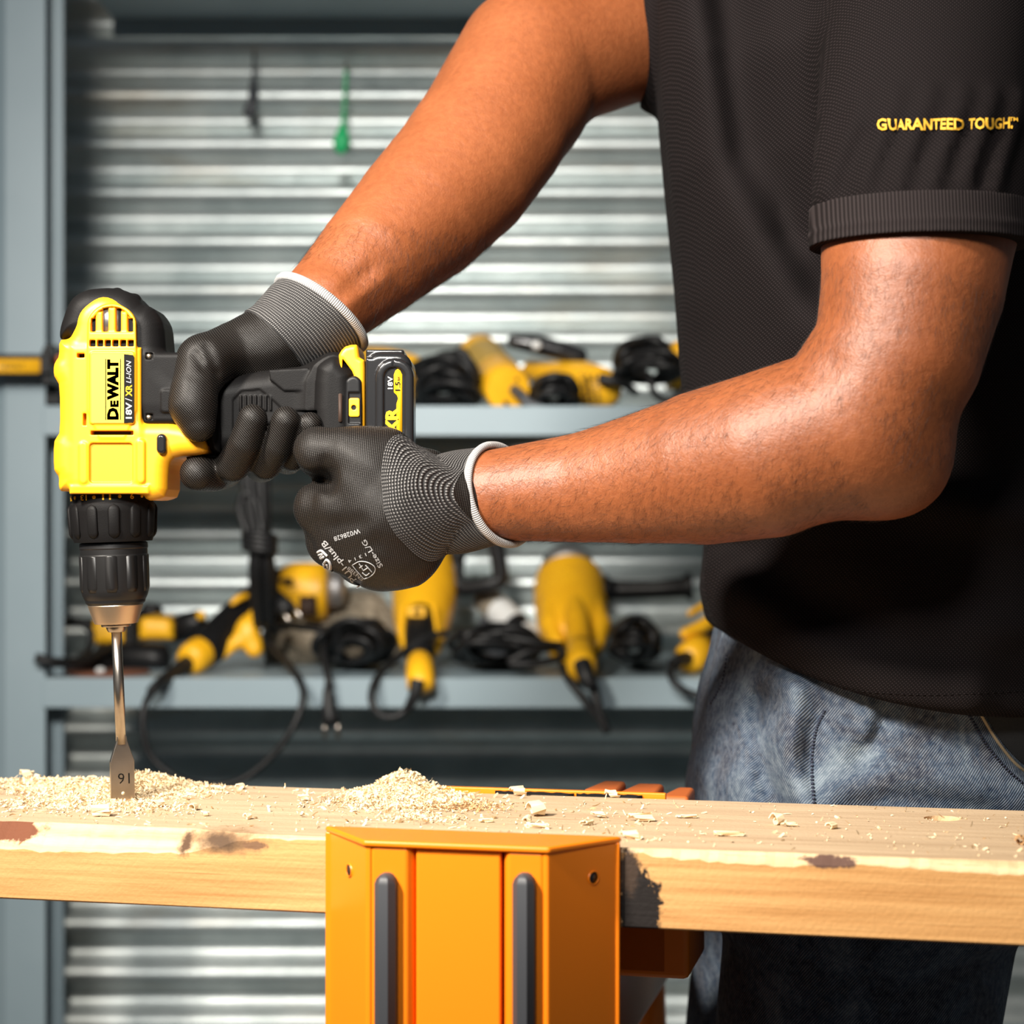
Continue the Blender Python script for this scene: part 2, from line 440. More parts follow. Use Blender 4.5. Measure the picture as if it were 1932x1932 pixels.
tc = nd(t, 'ShaderNodeTexCoord'); sx = nd(t, 'ShaderNodeSeparateXYZ', {'Vector': tc.outputs['UV']})
a = math_(t, 'MULTIPLY_ADD', math_(t, 'SINE', math_(t, 'MULTIPLY', sx.outputs[0], 2*math.pi/.0013)), .5, .5)
t.links.new(ramp(t, a, [(.1, (0.17, 0.165, 0.16)), (.6, (0.46, 0.45, 0.44))]), b.inputs['Base Color']); b.inputs['Roughness'].default_value = .8
bump(t, b, a, .6, .0006)
# acid washed denim
m, t, b = NT('acid_washed_denim'); MT['denim'] = m; v = coords(t)
n1 = noise(t, v, 17, 7, .72, .9); n2 = noise(t, v, 240, 3)
sx = nd(t, 'ShaderNodeSeparateXYZ', {'Vector': v})
an = math_(t, 'MULTIPLY', math_(t, 'ARCTAN2', sx.outputs[0], math_(t, 'MULTIPLY', sx.outputs[1], -1.0)), .165)
tw = math_(t, 'MULTIPLY_ADD', math_(t, 'SINE', math_(t, 'MULTIPLY', math_(t, 'ADD', an, math_(t, 'MULTIPLY', sx.outputs[2], -.75)), 2*math.pi/.0017)), .5, .5)
base = ramp(t, n1.outputs[0], [(.40, (0.005, 0.012, 0.034)), (.52, (0.024, 0.050, 0.092)), (.68, (0.15, 0.195, 0.23))])
sp = math_(t, 'MULTIPLY', tw, math_(t, 'MULTIPLY_ADD', n2.outputs[0], 1.4, -.35))
t.links.new(mix(t, sp, mix(t, 1.0, base, (0.72, 0.74, 0.78), 'MULTIPLY'), mix(t, .55, base, (0.46, 0.50, 0.53))), b.inputs['Base Color'])
b.inputs['Roughness'].default_value = .9; bump(t, b, tw, .5, .0007)
# galvanised corrugated sheet
m, t, b = NT('galvanised_steel'); MT['galv'] = m
v = coords(t); v2 = coords(t, scale=(1.0, 1, 5.0))
n1 = noise(t, v, 9, 5, .6); n2 = noise(t, v2, 3.2, 4, .6); n3 = noise(t, v, 45, 4)
base = ramp(t, n1.outputs[0], [(.3, (0.42, 0.47, 0.47)), (.7, (0.66, 0.70, 0.69))])
st = ramp(t, n2.outputs[0], [(.56, (0, 0, 0)), (.70, (1, 1, 1))])
t.links.new(mix(t, math_(t, 'MULTIPLY', st, .40), base, (0.40, 0.30, 0.18)), b.inputs['Base Color'])
b.inputs['Metallic'].default_value = .85
t.links.new(math_(t, 'MULTIPLY_ADD', n3.outputs[0], .16, .36), b.inputs['Roughness'])
bump(t, b, n3.outputs[0], .12, .002)
# pine plank (x along the grain in the plank's own frame)
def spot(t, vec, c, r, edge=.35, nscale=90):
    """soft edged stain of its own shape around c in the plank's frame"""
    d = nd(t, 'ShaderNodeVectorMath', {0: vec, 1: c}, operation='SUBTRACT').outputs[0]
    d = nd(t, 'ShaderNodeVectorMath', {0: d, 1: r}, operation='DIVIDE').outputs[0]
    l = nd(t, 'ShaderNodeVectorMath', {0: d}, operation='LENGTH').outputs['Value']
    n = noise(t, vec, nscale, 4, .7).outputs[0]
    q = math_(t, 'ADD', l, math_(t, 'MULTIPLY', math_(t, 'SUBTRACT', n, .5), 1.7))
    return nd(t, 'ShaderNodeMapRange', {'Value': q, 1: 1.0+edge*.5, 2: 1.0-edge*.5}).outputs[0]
def pine(name, c1, c2, spots=(), fine=(0.78, 0.70, 0.60)):
    m, t, b = NT(name)
    v = coords(t, scale=(1, 14, 14)); vs = coords(t, scale=(0.5, 26, 30)); vo = coords(t)
    n1 = noise(t, v, 5, 5, .6, .4); n2 = noise(t, vs, 10, 4, .6); n3 = noise(t, vo, 380, 3)
    col = mix(t, 1.0, ramp(t, n1.outputs[0], [(.3, c1), (.62, c2)]), ramp(t, n2.outputs[0], [(.25, fine), (.55, (1, 1, 1))]), 'MULTIPLY')
    n5 = noise(t, coords(t, scale=(.45, 38, 38)), 12, 3, .8)
    cr = ramp(t, n5.outputs[0], [(.30, (0.42, 0.25, 0.12)), (.36, (1, 1, 1))])
    col = mix(t, .55, col, mix(t, 1.0, col, cr, 'MULTIPLY'))
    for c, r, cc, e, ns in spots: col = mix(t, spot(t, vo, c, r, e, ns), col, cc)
    t.links.new(col, b.inputs['Base Color']); b.inputs['Roughness'].default_value = .75; b.inputs['Specular IOR Level'].default_value = .25
    p_ = bump(t, b, n2.outputs[0], .30, .0012); bump(t, b, n3.outputs[0], .35, .0010, p_); return m
MT['pine_pale'] = M('fresh_pine_wane', (0.78, 0.62, 0.42), .75, var=(30, (0.62, 0.42, 0.24), .25), bp=(260, .5, .0015))
MT['bark'] = M('bark_brown', (0.20, 0.075, 0.035), .9, var=(160, (0.06, 0.03, 0.02), .2), bp=(300, .8, .002))
MT['burn'] = M('charred_wood', (0.012, 0.010, 0.009), .9, bp=(300, .8, .002))
MT['shaving'] = M('fresh_shavings', (0.82, 0.68, 0.46), .85, var=(120, (0.72, 0.55, 0.33), .3))
MT['shaving_dark'] = M('brown_shavings', (0.50, 0.29, 0.13), .85)

# ------------------------------------------------------------------ setting
YW = 2.74
def wall():
    lam = 92*YW/F; amp = .0105; z0 = CZ+(966-273)*YW/F; n = int(2.9/(lam/14)); xs = np.linspace(-2.4, 3.0, 28)
    V = []; Fq = []
    zs = np.linspace(0.0, 2.9, n)
    for z in zs:
        y = YW-amp*math.cos(2*math.pi*(z-z0)/lam)
        V += [(x, y, z) for x in xs]
    k = len(xs)
    Fq = [(j*k+i, j*k+i+1, (j+1)*k+i+1, (j+1)*k+i) for j in range(n-1) for i in range(k-1)]
    o = mk('wall_back', (V, np.array(Fq)), MT['galv']); o['kind'] = 'structure'
    md = o.modifiers.new('thickness', 'SOLIDIFY'); md.thickness = .0008; md.offset = -1
    return o
wall()
o = mk('floor', box((0.2, 1.2, -.05), (7, 5.5, .1)), MT['concrete'], smooth=False); o['kind'] = 'structure'

# storage rack
YR = 2.30
rack = thing('storage_rack', (P(60, 966, YR).x, YR+.2, 0), 'blue grey steel storage rack holding cords and yellow power tools against corrugated wall', 'storage rack')
def rack_post(x0, x1, y0, y1, cham):
    poly = [(x0-cham*2.4, y0+cham*1.5), (x0, y0), (x1, y0), (x1, y0+.004), (x0+.004, y0+.004), (x0+.004, y1), (x0-cham*2.4, y1)]
    return prism(poly, lambda u, v, d: Vector((u, v, d)), 0.0, 2.05)
mk('post', rack_post(P(10, 0, YR).x, P(86, 0, YR).x, YR, YR+.05, .012), MT['rack'], rack, bevel=.0012, smooth=False)
mk('post_flange', rack_post(P(60, 0, 2.352).x, P(120, 0, 2.352).x, 2.352, 2.362, .0005), MT['rack'], rack, bevel=.001, smooth=False)
mk('post', rack_post(P(20, 0, 2.66).x, P(84, 0, 2.66).x, 2.66, 2.70, .002), MT['rack'], rack, bevel=.001, smooth=False)
mk('post', rack_post(P(2150, 0, YR).x, P(2226, 0, YR).x, YR, YR+.05, .006), MT['rack'], rack, bevel=.0012, smooth=False)
mk('post', rack_post(P(2200, 0, 2.66).x, P(2260, 0, 2.66).x, 2.66, 2.70, .002), MT['rack'], rack, bevel=.001, smooth=False)
def rack_shelf(ytop, ybot):
    zt = P(0, ytop, YR).z; zb = P(0, ybot, YR).z; xa = P(82, 0, YR).x; xb = P(2170, 0, YR).x
    t = .003
    poly = [(YR-.004, zb), (YR-.004, zt), (2.70, zt), (2.70, zb), (2.697, zb), (2.697, zt-t), (YR-.001, zt-t), (YR-.001, zb+.003), (YR+.010, zb+.003), (YR+.010, zb)]
    return prism(poly, lambda u, v, d: Vector((d, u, v)), xa, xb), zt
vf, ZU = rack_shelf(766, 822); mk('shelf', vf, MT['rack'], rack, bevel=.0012, smooth=False)
vf, ZL = rack_shelf(1279, 1335); mk('shelf', vf, MT['rack'], rack, bevel=.0012, smooth=False)
vf, _ = rack_shelf(2100, 2157); mk('shelf', vf, MT['rack'], rack, bevel=.0012, smooth=False)
vf, ZT3 = rack_shelf(120-250, 165-250); mk('shelf', vf, MT['rack'], rack, bevel=.0012, smooth=False)

# ------------------------------------------------------------------ plank (own frame: x along the grain, y away from the front face)
PA = math.radians(12.75); PU = Vector((math.cos(PA), -math.sin(PA), 0)); PV = Vector((math.sin(PA), math.cos(PA), 0))
ZT = CZ-0.1808; PO = Vector((-0.2955, 1.155, ZT)); PW = .190; PT = .0425
def uat(px, v):
    k = (px-966)/F; return (k*(PO.y+v*math.cos(PA))-PO.x-v*math.sin(PA))/(math.cos(PA)+k*math.sin(PA))
def PL(u, v, z): return PO+PU*u+PV*v+Vector((0, 0, z))
def zat(px, py, v): return (PO+PU*uat(px, v)+PV*v).y*(966-py)/F+CZ-ZT
def plank():
    us = np.linspace(-.22, .86, 217); w1 = rng.normal(0, .0004, 217); w2 = rng.normal(0, .0003, 217)
    rings = []
    uk = uat(330, 0); ur = uat(1230, 0)
    for i, u in enumerate(us):
        if u < uk: c = .0125+.001*math.sin(u*40)
        elif u < uat(480, 0): c = .0125+( .0015-.0125)*(u-uk)/(uat(480, 0)-uk)
        elif u < ur: c = .0015
        else: c = .0045+.0010*math.sin(u*60)
        c += abs(w1[i])*2
        r = [(0, -PT+.001), (0, -c), (c*1.1+w2[i], 0), (PW-.002, 0), (PW, -.002), (PW, -PT+.002), (PW-.002, -PT), (.001, -PT)]
        rings.append([(u, a, b) for a, b in r])
    V, Fs = loft(rings)
    me = bpy.data.meshes.new('plank'); me.from_pydata(V, [], Fs); me.update()
    bm = bmesh.new(); bm.from_mesh(me); bmesh.ops.recalc_face_normals(bm, faces=bm.faces); bm.to_mesh(me); bm.free(); me.update()
    uL = uat(420, 0); kz = -.006
    sp = [((uat(425, 0), 0, -.005), (.021, .03, .0060), (0.27, 0.155, 0.075), .9, 130), ((uat(412, 0), 0, -.005), (.012, .03, .0045), (0.10, 0.06, 0.035), .9, 170), ((uat(480, 0), 0, -.006), (.008, .03, .0020), (0.20, 0.11, 0.06), .3, 260),
          ((uat(345, 0), 0, -.007), (.004, .03, .006), (0.10, 0.055, 0.03), .8, 240),
          ((uat(0, 0), 0, -.003), (.022, .03, .0085), (0.17, 0.06, 0.03), .2, 60),
          ((uat(1563, 0), 0, -.003), (.013, .03, .0034), (0.11, 0.06, 0.045), .3, 120),
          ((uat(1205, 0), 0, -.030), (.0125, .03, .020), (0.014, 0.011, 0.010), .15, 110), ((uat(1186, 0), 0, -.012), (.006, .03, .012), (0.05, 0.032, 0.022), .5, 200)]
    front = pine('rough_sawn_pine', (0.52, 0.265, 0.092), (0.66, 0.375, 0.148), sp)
    top = pine('planed_pine', (0.46, 0.325, 0.20), (0.58, 0.43, 0.275), sp[:1], (0.86, 0.82, 0.76))
    wane = pine('fresh_pine_wane', (0.62, 0.41, 0.22), (0.76, 0.56, 0.34), sp)
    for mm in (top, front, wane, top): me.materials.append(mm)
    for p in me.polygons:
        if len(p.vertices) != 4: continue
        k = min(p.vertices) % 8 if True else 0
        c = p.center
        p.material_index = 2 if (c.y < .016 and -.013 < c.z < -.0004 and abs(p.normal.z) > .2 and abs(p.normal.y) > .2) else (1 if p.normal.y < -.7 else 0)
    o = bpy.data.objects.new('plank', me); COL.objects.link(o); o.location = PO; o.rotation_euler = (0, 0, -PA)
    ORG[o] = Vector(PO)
    # the drilled hole
    uh, vh = uat(1778, .045), .0
    for it in range(20):
        v = vh; y = (CZ-ZT)*F/(1544-966); vh = (y-PO.y+uat(1778, v)*math.sin(PA))/math.cos(PA)
    uh = uat(1778, vh)
    bm = bmesh.new(); bmesh.ops.create_cone(bm, cap_ends=True, segments=32, radius1=.0105, radius2=.0105, depth=.032)
    cm = bpy.data.meshes.new('hole'); bm.to_mesh(cm); bm.free(); cm.materials.append(wane); cm.materials.append(front)
    co = bpy.data.objects.new('hole', cm); COL.objects.link(co); co.location = PL(uh, vh, 0); co.rotation_euler = (0, .25, 0)
    md = o.modifiers.new('hole', 'BOOLEAN'); md.object = co; md.operation = 'DIFFERENCE'; md.solver = 'EXACT'
    bpy.context.view_layer.update()
    nm = bpy.data.meshes.new_from_object(o.evaluated_get(bpy.context.evaluated_depsgraph_get()))
    o.modifiers.clear(); o.data = nm; bpy.data.objects.remove(co)
    setp(o, 'thick pale pine plank with a drilled hole, clamped in the orange jaws', 'plank')
    return o
plank_o = plank()

# ------------------------------------------------------------------ orange clamping stand
stand = thing('clamping_stand', PL(uat(890, 0), .10, -ZT), 'orange steel clamping stand gripping the pine plank from front and back', 'vice')
def pl_prism(poly, z0, z1):      # poly in (u, v)
    return prism(poly, lambda a, b, d: PL(a, b, d), z0, z1)
VD = -.042; ztop = .0068; zbot = -.112
ub0, ub1 = uat(613, -.004), uat(1169, -.004); uf0, uf1 = uat(691, VD), uat(1034, VD)
jaw = mk('top_plate', pl_prism([(ub0-.001, -.001), (uf0-.001, VD-.002), (uf1+.001, VD-.002), (ub1+.001, -.001)], ztop-.0036, ztop), MT['orange'], stand, bevel=.0015, seg=3)
wt = .003
mk('front_jaw', join(pl_prism([(ub0, -.001), (uf0, VD), (uf0+wt, VD), (ub0+wt, -.001)], zbot, ztop-.003),
                     pl_prism([(ub1-wt, -.001), (uf1-wt, VD), (uf1, VD), (ub1, -.001)], zbot, ztop-.003),
                     pl_prism([(ub0, -.004), (ub0, -.001), (ub1, -.001), (ub1, -.004)], zbot, ztop-.003)), MT['orange'], stand, bevel=.001)
# flange plates of the wings (flat against the plank) and their holes
for px0, px1, hx, hy in ((614, 692, 659.6, 1642), (1034, 1168, 1119, 1656)):
    pass
def jcol(pa, pb):
    a, b = uat(pa, VD), uat(pb, VD)
    return pl_prism([(a, -.003), (a, VD+.004), (a+.003, VD), (b-.003, VD), (b, VD+.004), (b, -.003)], zbot, ztop-.0036)
for pa, pb, hx in ((691, 778, 727), (948, 1034, 988)):
    mk('jaw_post', jcol(pa, pb), MT['orange'], stand, bevel=.0015, seg=3)
    uc = uat(hx, VD-.004); zc = zat(hx, 1651, VD-.008)
    rings = []
    for zz, s in ((zc, .25), (zc-.0008, .55), (zc-.0028, .85), (zc-.0055, 1.0), (zc-.05, 1.0), (zc-.088, 1), (zc-.092, .85), (zc-.0945, .4)):
        hw, dp = .0058*s, .0085*(.35+.65*s)
        rings.append([PL(uc+a*hw, VD-b*dp, zz) for a, b in ((-1, 0), (-1, .55), (-.45, 1), (.45, 1), (1, .55), (1, 0))])
    mk('grip_bar', loft(rings), MT['griprub'], stand, split=32)
a, b = uat(783, VD), uat(943, VD)
mk('centre_panel', pl_prism([(a, -.006), (a, VD+.0015), (b, VD+.0015), (b, -.006)], zbot, zat(860, 1605, VD)), MT['orange'], stand, bevel=.0012, seg=3)
# bolt holes in the wings: dark sunk bushings set square into each wing
def wing_hole(px, py, ua, ub, r):
    # point on wing line between (ua,-.001) and (ub, VD)
    best = None
    for i in range(200):
        s = i/199; u = ua+(ub-ua)*s; v = -.001+(VD+.001)*s; w = PL(u, v, 0); e = abs(966+F*w.x/w.y-px)
        if best is None or e < best[0]: best = (e, u, v)
    _, u, v = best; z = zat(px, py, v); c = PL(u, v, z)
    tdir = (PU*(ub-ua)+PV*(VD+.001)).normalized(); nrm = Vector((tdir.y, -tdir.x, 0))
    if nrm.y > 0: nrm = -nrm
    return c, nrm, r
for (px, py, ua, ub, mat) in ((659.6, 1642, ub0, uf0, MT['brick']), (1119, 1656, ub1, uf1, MT['gloss'])):
    c, nrm, r = wing_hole(px, py, ua, ub, .0036)
    mk('bolt_hole', lathe(c-nrm*.004, c+nrm*.0004, [(0, r*.9), (1, r*.9)], 20), MT['darkhole'] if mat is not MT['gloss'] else mat, stand, label='sunk round bolt hole'); mk('hole_rim', lathe(c-nrm*.002, c+nrm*.0008, [(0, r*1.08), (1, r*1.02), (1, r*.88), (0, r*.88)], 20), MT['orange'], stand)
# rear jaw strip and rubber pads
def ztop_at(px, py, v): return zat(px, py, v)
RV = PW+.001
a, b = uat(826, RV), uat(1256, RV); zt0 = .0075
mk('rear_jaw', pl_prism([(a, RV), (b, RV), (b, RV+.004), (a, RV+.004)], -.11, zat(1000, 1489, RV)), MT['orange'], stand, bevel=.0008)
for pa, pb in ((935, 1083), (1088, 1212)):
    a, b = uat(pa, RV), uat(pb, RV); n = 18; zt = zat(1000, 1489, RV)
    pts = [(a+(b-a)*i/n, zt-.0013-.0007*random.random()) for i in range(n+1)]
    poly = pts+[(b, -.02), (a, -.02)]
    mk('rubber_pad', prism(poly, lambda u, z, d: PL(u, d, z), RV-.0016, RV+.001), MT['rubber'], stand)
for pa, pb, py in ((1098, 1166, 1472), (1164, 1240, 1477), (1242, 1300, 1484)):
    v0, v1 = RV+.030, RV+.075; a, b = uat(pa, v0), uat(pb, v0); zt = zat((pa+pb)/2, py, v1)
    mk('rear_block', pl_prism([(a, v0), (b, v0), (b-.002, v1), (a+.006, v1)], -.05, zt), MT['brick'], stand, bevel=.003, seg=3)
# beam and legs underneath
ub = uat(890, 0)
mk('beam', pl_prism([(ub-.035, -.03), (ub+.035, -.03), (ub+.035, .62), (ub-.035, .62)], -.19, -.112), MT['orange'], stand, bevel=.006, seg=3)
mk('rear_jaw_base', pl_prism([(uat(826, RV), RV), (uat(1300, RV), RV), (uat(1300, RV), RV+.08), (uat(826, RV), RV+.08)], -.114, -.05), MT['orange'], stand, bevel=.004)
for s, v, e in ((-1, .0, -.22), (1, .0, .22), (0, .58, 0)):
    mk('leg', tube([PL(ub+s*.03, v, -.17), PL(ub+s*.03+e*.6, v+(.10 if s == 0 else -.06), -.55), PL(ub+s*.03+e, v+(.20 if s == 0 else -.10), -ZT+.012)], .019, 12, 6), MT['orange'], stand)
    mk('foot', tube([PL(ub+s*.03+e, v+(.20 if s == 0 else -.10), -ZT+.05), PL(ub+s*.03+e, v+(.20 if s == 0 else -.10), -ZT+.001)], .024, 12, 1), MT['rubber'], stand)

# ------------------------------------------------------------------ cordless drill, pointing down; seen from its left side
DY = 1.25
drill = thing('cordless_drill', P(212, 1187, DY), 'yellow and black cordless drill held upright over the plank', 'drill')
BX = (P(105, 990, DY).x, DY-.036, P(105, 990, DY).z), (P(420, 540, DY).x, DY+.036, P(420, 540, DY).z)
HF = .0300; YF = DY-HF                     # near face of the yellow housing
ycont = [(127, 647), (127, 678), (121, 686), (117, 695), (117, 713), (122, 722), (128, 732), (129, 818), (122, 828), (117, 837), (117, 886), (121, 894), (127, 901),
         (126, 920), (132, 930), (280, 930), (290, 945), (309, 944), (328, 936), (329, 890), (333, 874), (344, 864), (395, 860), (404, 850), (390, 815), (350, 799), (285, 799), (268, 795),
         (266, 700), (266, 613), (260, 594), (249, 580), (234, 569), (215, 564), (197, 567), (178, 578), (165, 591), (158, 607), (156, 624), (151, 640), (143, 646)]
V = Vol(BX[0], BX[1], .00052)
V.slab(ycont, DY-HF, DY+HF, .0085, smooth=1)
V.slab([(120, 650), (120, 925), (330, 925), (330, 650)], DY-HF, DY-HF, 0) if False else None
def FP(px, py): return px, py
q = dict(Y=YF)
V.slab([(136, 655), (136, 925), (266, 925), (266, 655)], DY-HF-.0002, DY, .002, .004, **q)
# front raised spine with the round-topped vent frame
arch = [(166, 828), (166, 612), (170, 597), (181, 584), (196, 576), (212, 573), (228, 576), (243, 584), (254, 597), (258, 612), (258, 828)]
V.slab(arch, YF-.0016, DY, .0008, .0012, smooth=1, **q)
V.slab([(172, 628), (172, 611), (177, 600), (186, 588), (198, 581), (212, 578.5), (226, 581), (238, 588), (247, 600), (252, 611), (252, 628)], YF-.004, YF+.0012, .0004, 0, 'cut', **q)
for x0, x1, t0 in ((180.5, 194, 588), (204.5, 218.5, 580), (228.5, 241, 588)):
    V.slab([(x0, 630), (x0, t0), (x1, t0), (x1, 630)], YF-.0010, YF+.004, .0012, 0, **q)
V.slab([(171, 640), (171, 624), (253, 624), (253, 640)], YF-.0012, YF+.004, .001, 0, **q)
for x0, x1, t0 in ((172.5, 180, 601), (194.5, 204, 581.5), (219, 228, 581.5), (241.5, 251.5, 601)):
    V.slab([(x0, 626), (x0, t0), (x1, t0), (x1, 626)], YF-.006, YF+.010, 0, 0, 'cut', **q)
for i in range(6):
    x0 = 169.5+i*14.4; V.slab([(x0, 654), (x0, 641.5), (x0+11.5, 641.5), (x0+11.5, 654)], YF-.006, YF+.007, 0, 0, 'cut', **q)
V.slab(rrect(170, 663.5, 255, 801, 6), YF-.0024, YF+.002, .0007, .0003, **q)
V.slab([(172, 813), (172, 820.5), (252, 820.5), (252, 813)], YF-.006, YF+.009, 0, 0, 'cut', **q)
V.slab([(146, 667), (146, 675), (160, 675), (160, 667)], YF-.006, YF+.006, 0, 0, 'cut', **q)
V.slab([(157.5, 780), (157.5, 802.5), (163.5, 802.5), (163.5, 780)], YF-.006, YF+.006, 0, 0, 'cut', **q)
# gearbox: capsules, recessed panel, left-hand bulges, skirt edge
V.slab(rrect(150, 834, 165.5, 913, 7.5), YF-.0018, YF+.002, .0012, .0015, **q)
V.slab(rrect(258.5, 829, 274, 912, 7.5), YF-.0018, YF+.002, .0012, .0015, **q)
V.slab(rrect(169.5, 836, 250.5, 911, 6), YF-.004, YF+.0009, .0004, .0008, 'cut', **q)
V.slab([(131, 916), (131, 932), (281, 932), (281, 916)], YF-.0009, YF+.003, .0012, .002, **q)
V.slab(rrect(117, 691, 142, 732, 10), YF+.003, DY, .0035, .004, **q)
V.slab(rrect(117, 835, 142, 900, 10), YF+.0015, DY, .0035, .004, **q)
mk('motor_housing', V.mesh(), MT['yellow'], drill)
# what shows inside the vents
mk('motor', pxprism([(168, 585), (168, 825), (256, 825), (256, 585)], YF+.0085, DY+.01), MT['darkhole'], drill, smooth=False)
mk('armature', lathe(P(212, 583, YF+.0125), P(212, 630, YF+.0125), [(0, .0115), (1, .0115)], 24), MT['greytag'], drill)
# black rubber overmould with the rear bump
V = Vol((P(110, 990, DY).x, DY-.036, P(110, 990, DY).z), (P(470, 535, DY).x, DY+.036, P(110, 535, DY).z), .00062)
bcont = [(126, 647), (124, 634), (127, 618), (133, 600), (140, 580), (152, 564), (174, 552.5), (193, 550), (221, 548.5), (245, 553), (260, 560), (272, 572), (280, 581), (297, 585), (310, 600), (318, 617), (321, 650), (323, 684), (326, 700),
         (345, 716), (420, 716), (430, 860), (404, 851), (390, 815), (350, 799), (285, 799), (268, 795), (230, 800), (160, 720), (150, 640)]
V.slab(bcont, DY-.0275, DY+.0275, .012, smooth=1)
V.slab(rrect(268, 664, 352, 800, 8), DY-.0284, DY+.0284, .0035, .004, Y=DY-.028)
V.slab(rrect(303, 734, 340, 779, 7), DY-.0298, DY, .0012, .0008, Y=DY-.0290)
for cx, cy, r in ((125, 615, 8.5), (148, 572, 9), (178, 556, 8), (222, 552, 8), (256, 563, 8)):
    V.pch([(cx, cy, DY-.010, r), (cx, cy, DY+.010, r)], .003)
for cx, cy in ((281, 672), (281, 787)):
    V.slab([(cx-6, cy-6), (cx-6, cy+6), (cx+7, cy+6), (cx+7, cy-6)], DY-.033, DY-.026, 0, 0, 'cut', Y=DY-.0284)
mk('rubber_shell', V.mesh(), MT['rubber'], drill)
for cx, cy in ((281, 672), (281, 787)):
    mk('screw', lathe(P(cx, cy, DY-.0268), P(cx, cy, DY-.020), [(0, 0), (0, .0017), (1, .0017)], 16), MT['brass'], drill)
# grip
V = Vol((P(300, 940, DY).x, DY-.034, P(300, 940, DY).z), (P(712, 630, DY).x, DY+.034, P(300, 640, DY).z), .0007)
gcont = [(320, 705), (345, 716), (380, 722), (430, 715), (480, 703), (540, 696), (582, 692), (605, 684), (620, 677), (632, 675), (645, 678), (662, 695), (684, 712), (684, 880), (640, 878), (610, 868), (560, 858), (480, 858), (420, 862), (400, 852), (385, 815), (345, 800), (320, 760)]
V.slab(gcont, DY-.0185, DY+.0185, .012, smooth=1)
V.slab([(600, 700), (612, 686), (632, 675), (645, 678), (662, 695), (676, 712), (676, 872), (640, 878), (612, 860), (596, 800)], DY-.0275, DY+.0275, .010, .014, smooth=1)
V.slab([(507, 698), (510, 717), (536, 738), (584, 738), (586, 712), (582, 694)], DY-.0196, DY, .0007, .0004, Y=DY-.019, smooth=0)
V.slab([(440, 755), (455, 738), (490, 735), (520, 760), (535, 775), (600, 775), (600, 850), (440, 850)], DY-.024, DY-.0178, .0003, .0006, 'cut', Y=DY-.0185)
for i in range(7):
    x = 452+i*9.5; V.slab([(x, 746), (x, 775), (x+4, 775), (x+4, 746)], DY-.0188, DY-.016, .0004, .0003, Y=DY-.018)
mk('grip', V.mesh(), MT['rubber'], drill)
mk('trigger', pxprism(chaikin([(352, 860), (398, 858), (430, 858), (432, 872), (410, 880), (385, 876), (360, 872)], 1), DY-.009, DY+.009), MT['blackp'], drill, bevel=.002)
# forward / reverse slider
vv = rrect(298, 819, 317, 857, 9)
mk('direction_button', pxprism(vv, DY-.0335, DY-.020), MT['gloss'], drill, bevel=.0022, seg=3)
V = Vol((P(118, 780, DY).x, DY-.012, P(118, 780, DY).z), (P(133, 750, DY).x, DY+.012, P(118, 750, DY).z), .0005)
V.slab(rrect(121.5, 757, 132, 776, 4), DY-.008, DY+.008, .0012)
mk('gear_selector', V.mesh(), MT['gloss'], drill)
# yellow foot of the grip with catch and side plate
V = Vol((P(636, 900, DY).x, DY-.034, P(636, 900, DY).z), (P(702, 648, DY).x, DY+.034, P(636, 648, DY).z), .0006)
V.slab([(645, 676), (650, 667), (657, 660), (668, 656.5), (679, 656), (682, 664), (684, 680), (693, 685), (694, 700), (694, 884), (648, 884), (648, 700)], DY-.0262, DY+.0262, .003, smooth=0)
V.slab([(646, 676), (640, 884), (672, 884), (672, 720), (664, 700)], DY-.03, DY-.020, .001, .001, 'cut', Y=DY-.026)
mk('battery_foot', V.mesh(), MT['yellow'], drill)
V = Vol((P(640, 900, DY).x, DY-.036, P(640, 900, DY).z), (P(692, 695, DY).x, DY-.012, P(640, 695, DY).z), .0005)
yq = DY-.028
V.slab([(651, 884), (651, 722), (656, 713), (668, 708), (678, 713), (683, 722), (683, 884)], DY-.0295, DY-.014, .0018, smooth=1, Y=yq)
V.slab([(658, 741), (658, 799), (680, 799), (680, 741)], DY-.034, DY-.0287, .0002, .0003, 'cut', Y=yq)
mk('side_plate', V.mesh(), MT['blackp'], drill)
V = Vol((P(650, 800, DY).x, DY-.036, P(650, 800, DY).z), (P(690, 735, DY).x, DY-.02, P(650, 735, DY).z), .0004)
V.slab(rrect(658.5, 751, 679, 787, 4), DY-.0298, DY-.024, .0006, Y=yq)
V.chain([(P(667.5, 769, DY-.034), m_(4.5, DY)), (P(667.5, 769, DY-.027), m_(4.5, DY))], 0, 'cut')
mk('release_insert', V.mesh(), MT['yellow'], drill)
mk('side_slot', pxprism(rrect(639.5, 743, 646.5, 797, 3), DY-.0283, DY-.02), MT['darkhole'], drill)
# battery pack
bat = mk('battery', (lambda V: (V.slab(rrect(695, 671, 781, 886, 26), DY-.0262, DY+.0262, .004),
      V.slab([(695, 665), (697, 664.5), (765, 665), (767, 680), (740, 700), (695, 700)], DY-.0215, DY+.0215, .0012),
      V.slab(rrect(695, 680, 720, 886, 4), DY-.0262, DY+.0262, .002),
      V.slab(rrect(708.5, 677, 780.5, 890, 34), DY-.0297, DY, .0022, .0006, Y=DY-.0285),
      V.slab(rrect(724, 693, 764, 900, 19), DY-.034, DY-.0283, .0002, .0004, 'cut', Y=DY-.0285),
      V.slab([(741, 674), (741, 692), (743, 692), (743, 674)], DY-.034, DY-.0292, 0, 0, 'cut', Y=DY-.0297),
      V.mesh())[-1])(Vol((P(690, 895, DY).x, DY-.034, P(690, 895, DY).z), (P(787, 658, DY).x, DY+.034, P(690, 658, DY).z), .0006)), MT['gloss'], drill)
yl = DY-.0284
def flat(poly, y0, th=.0003): return pxprism(poly, y0-th, y0)
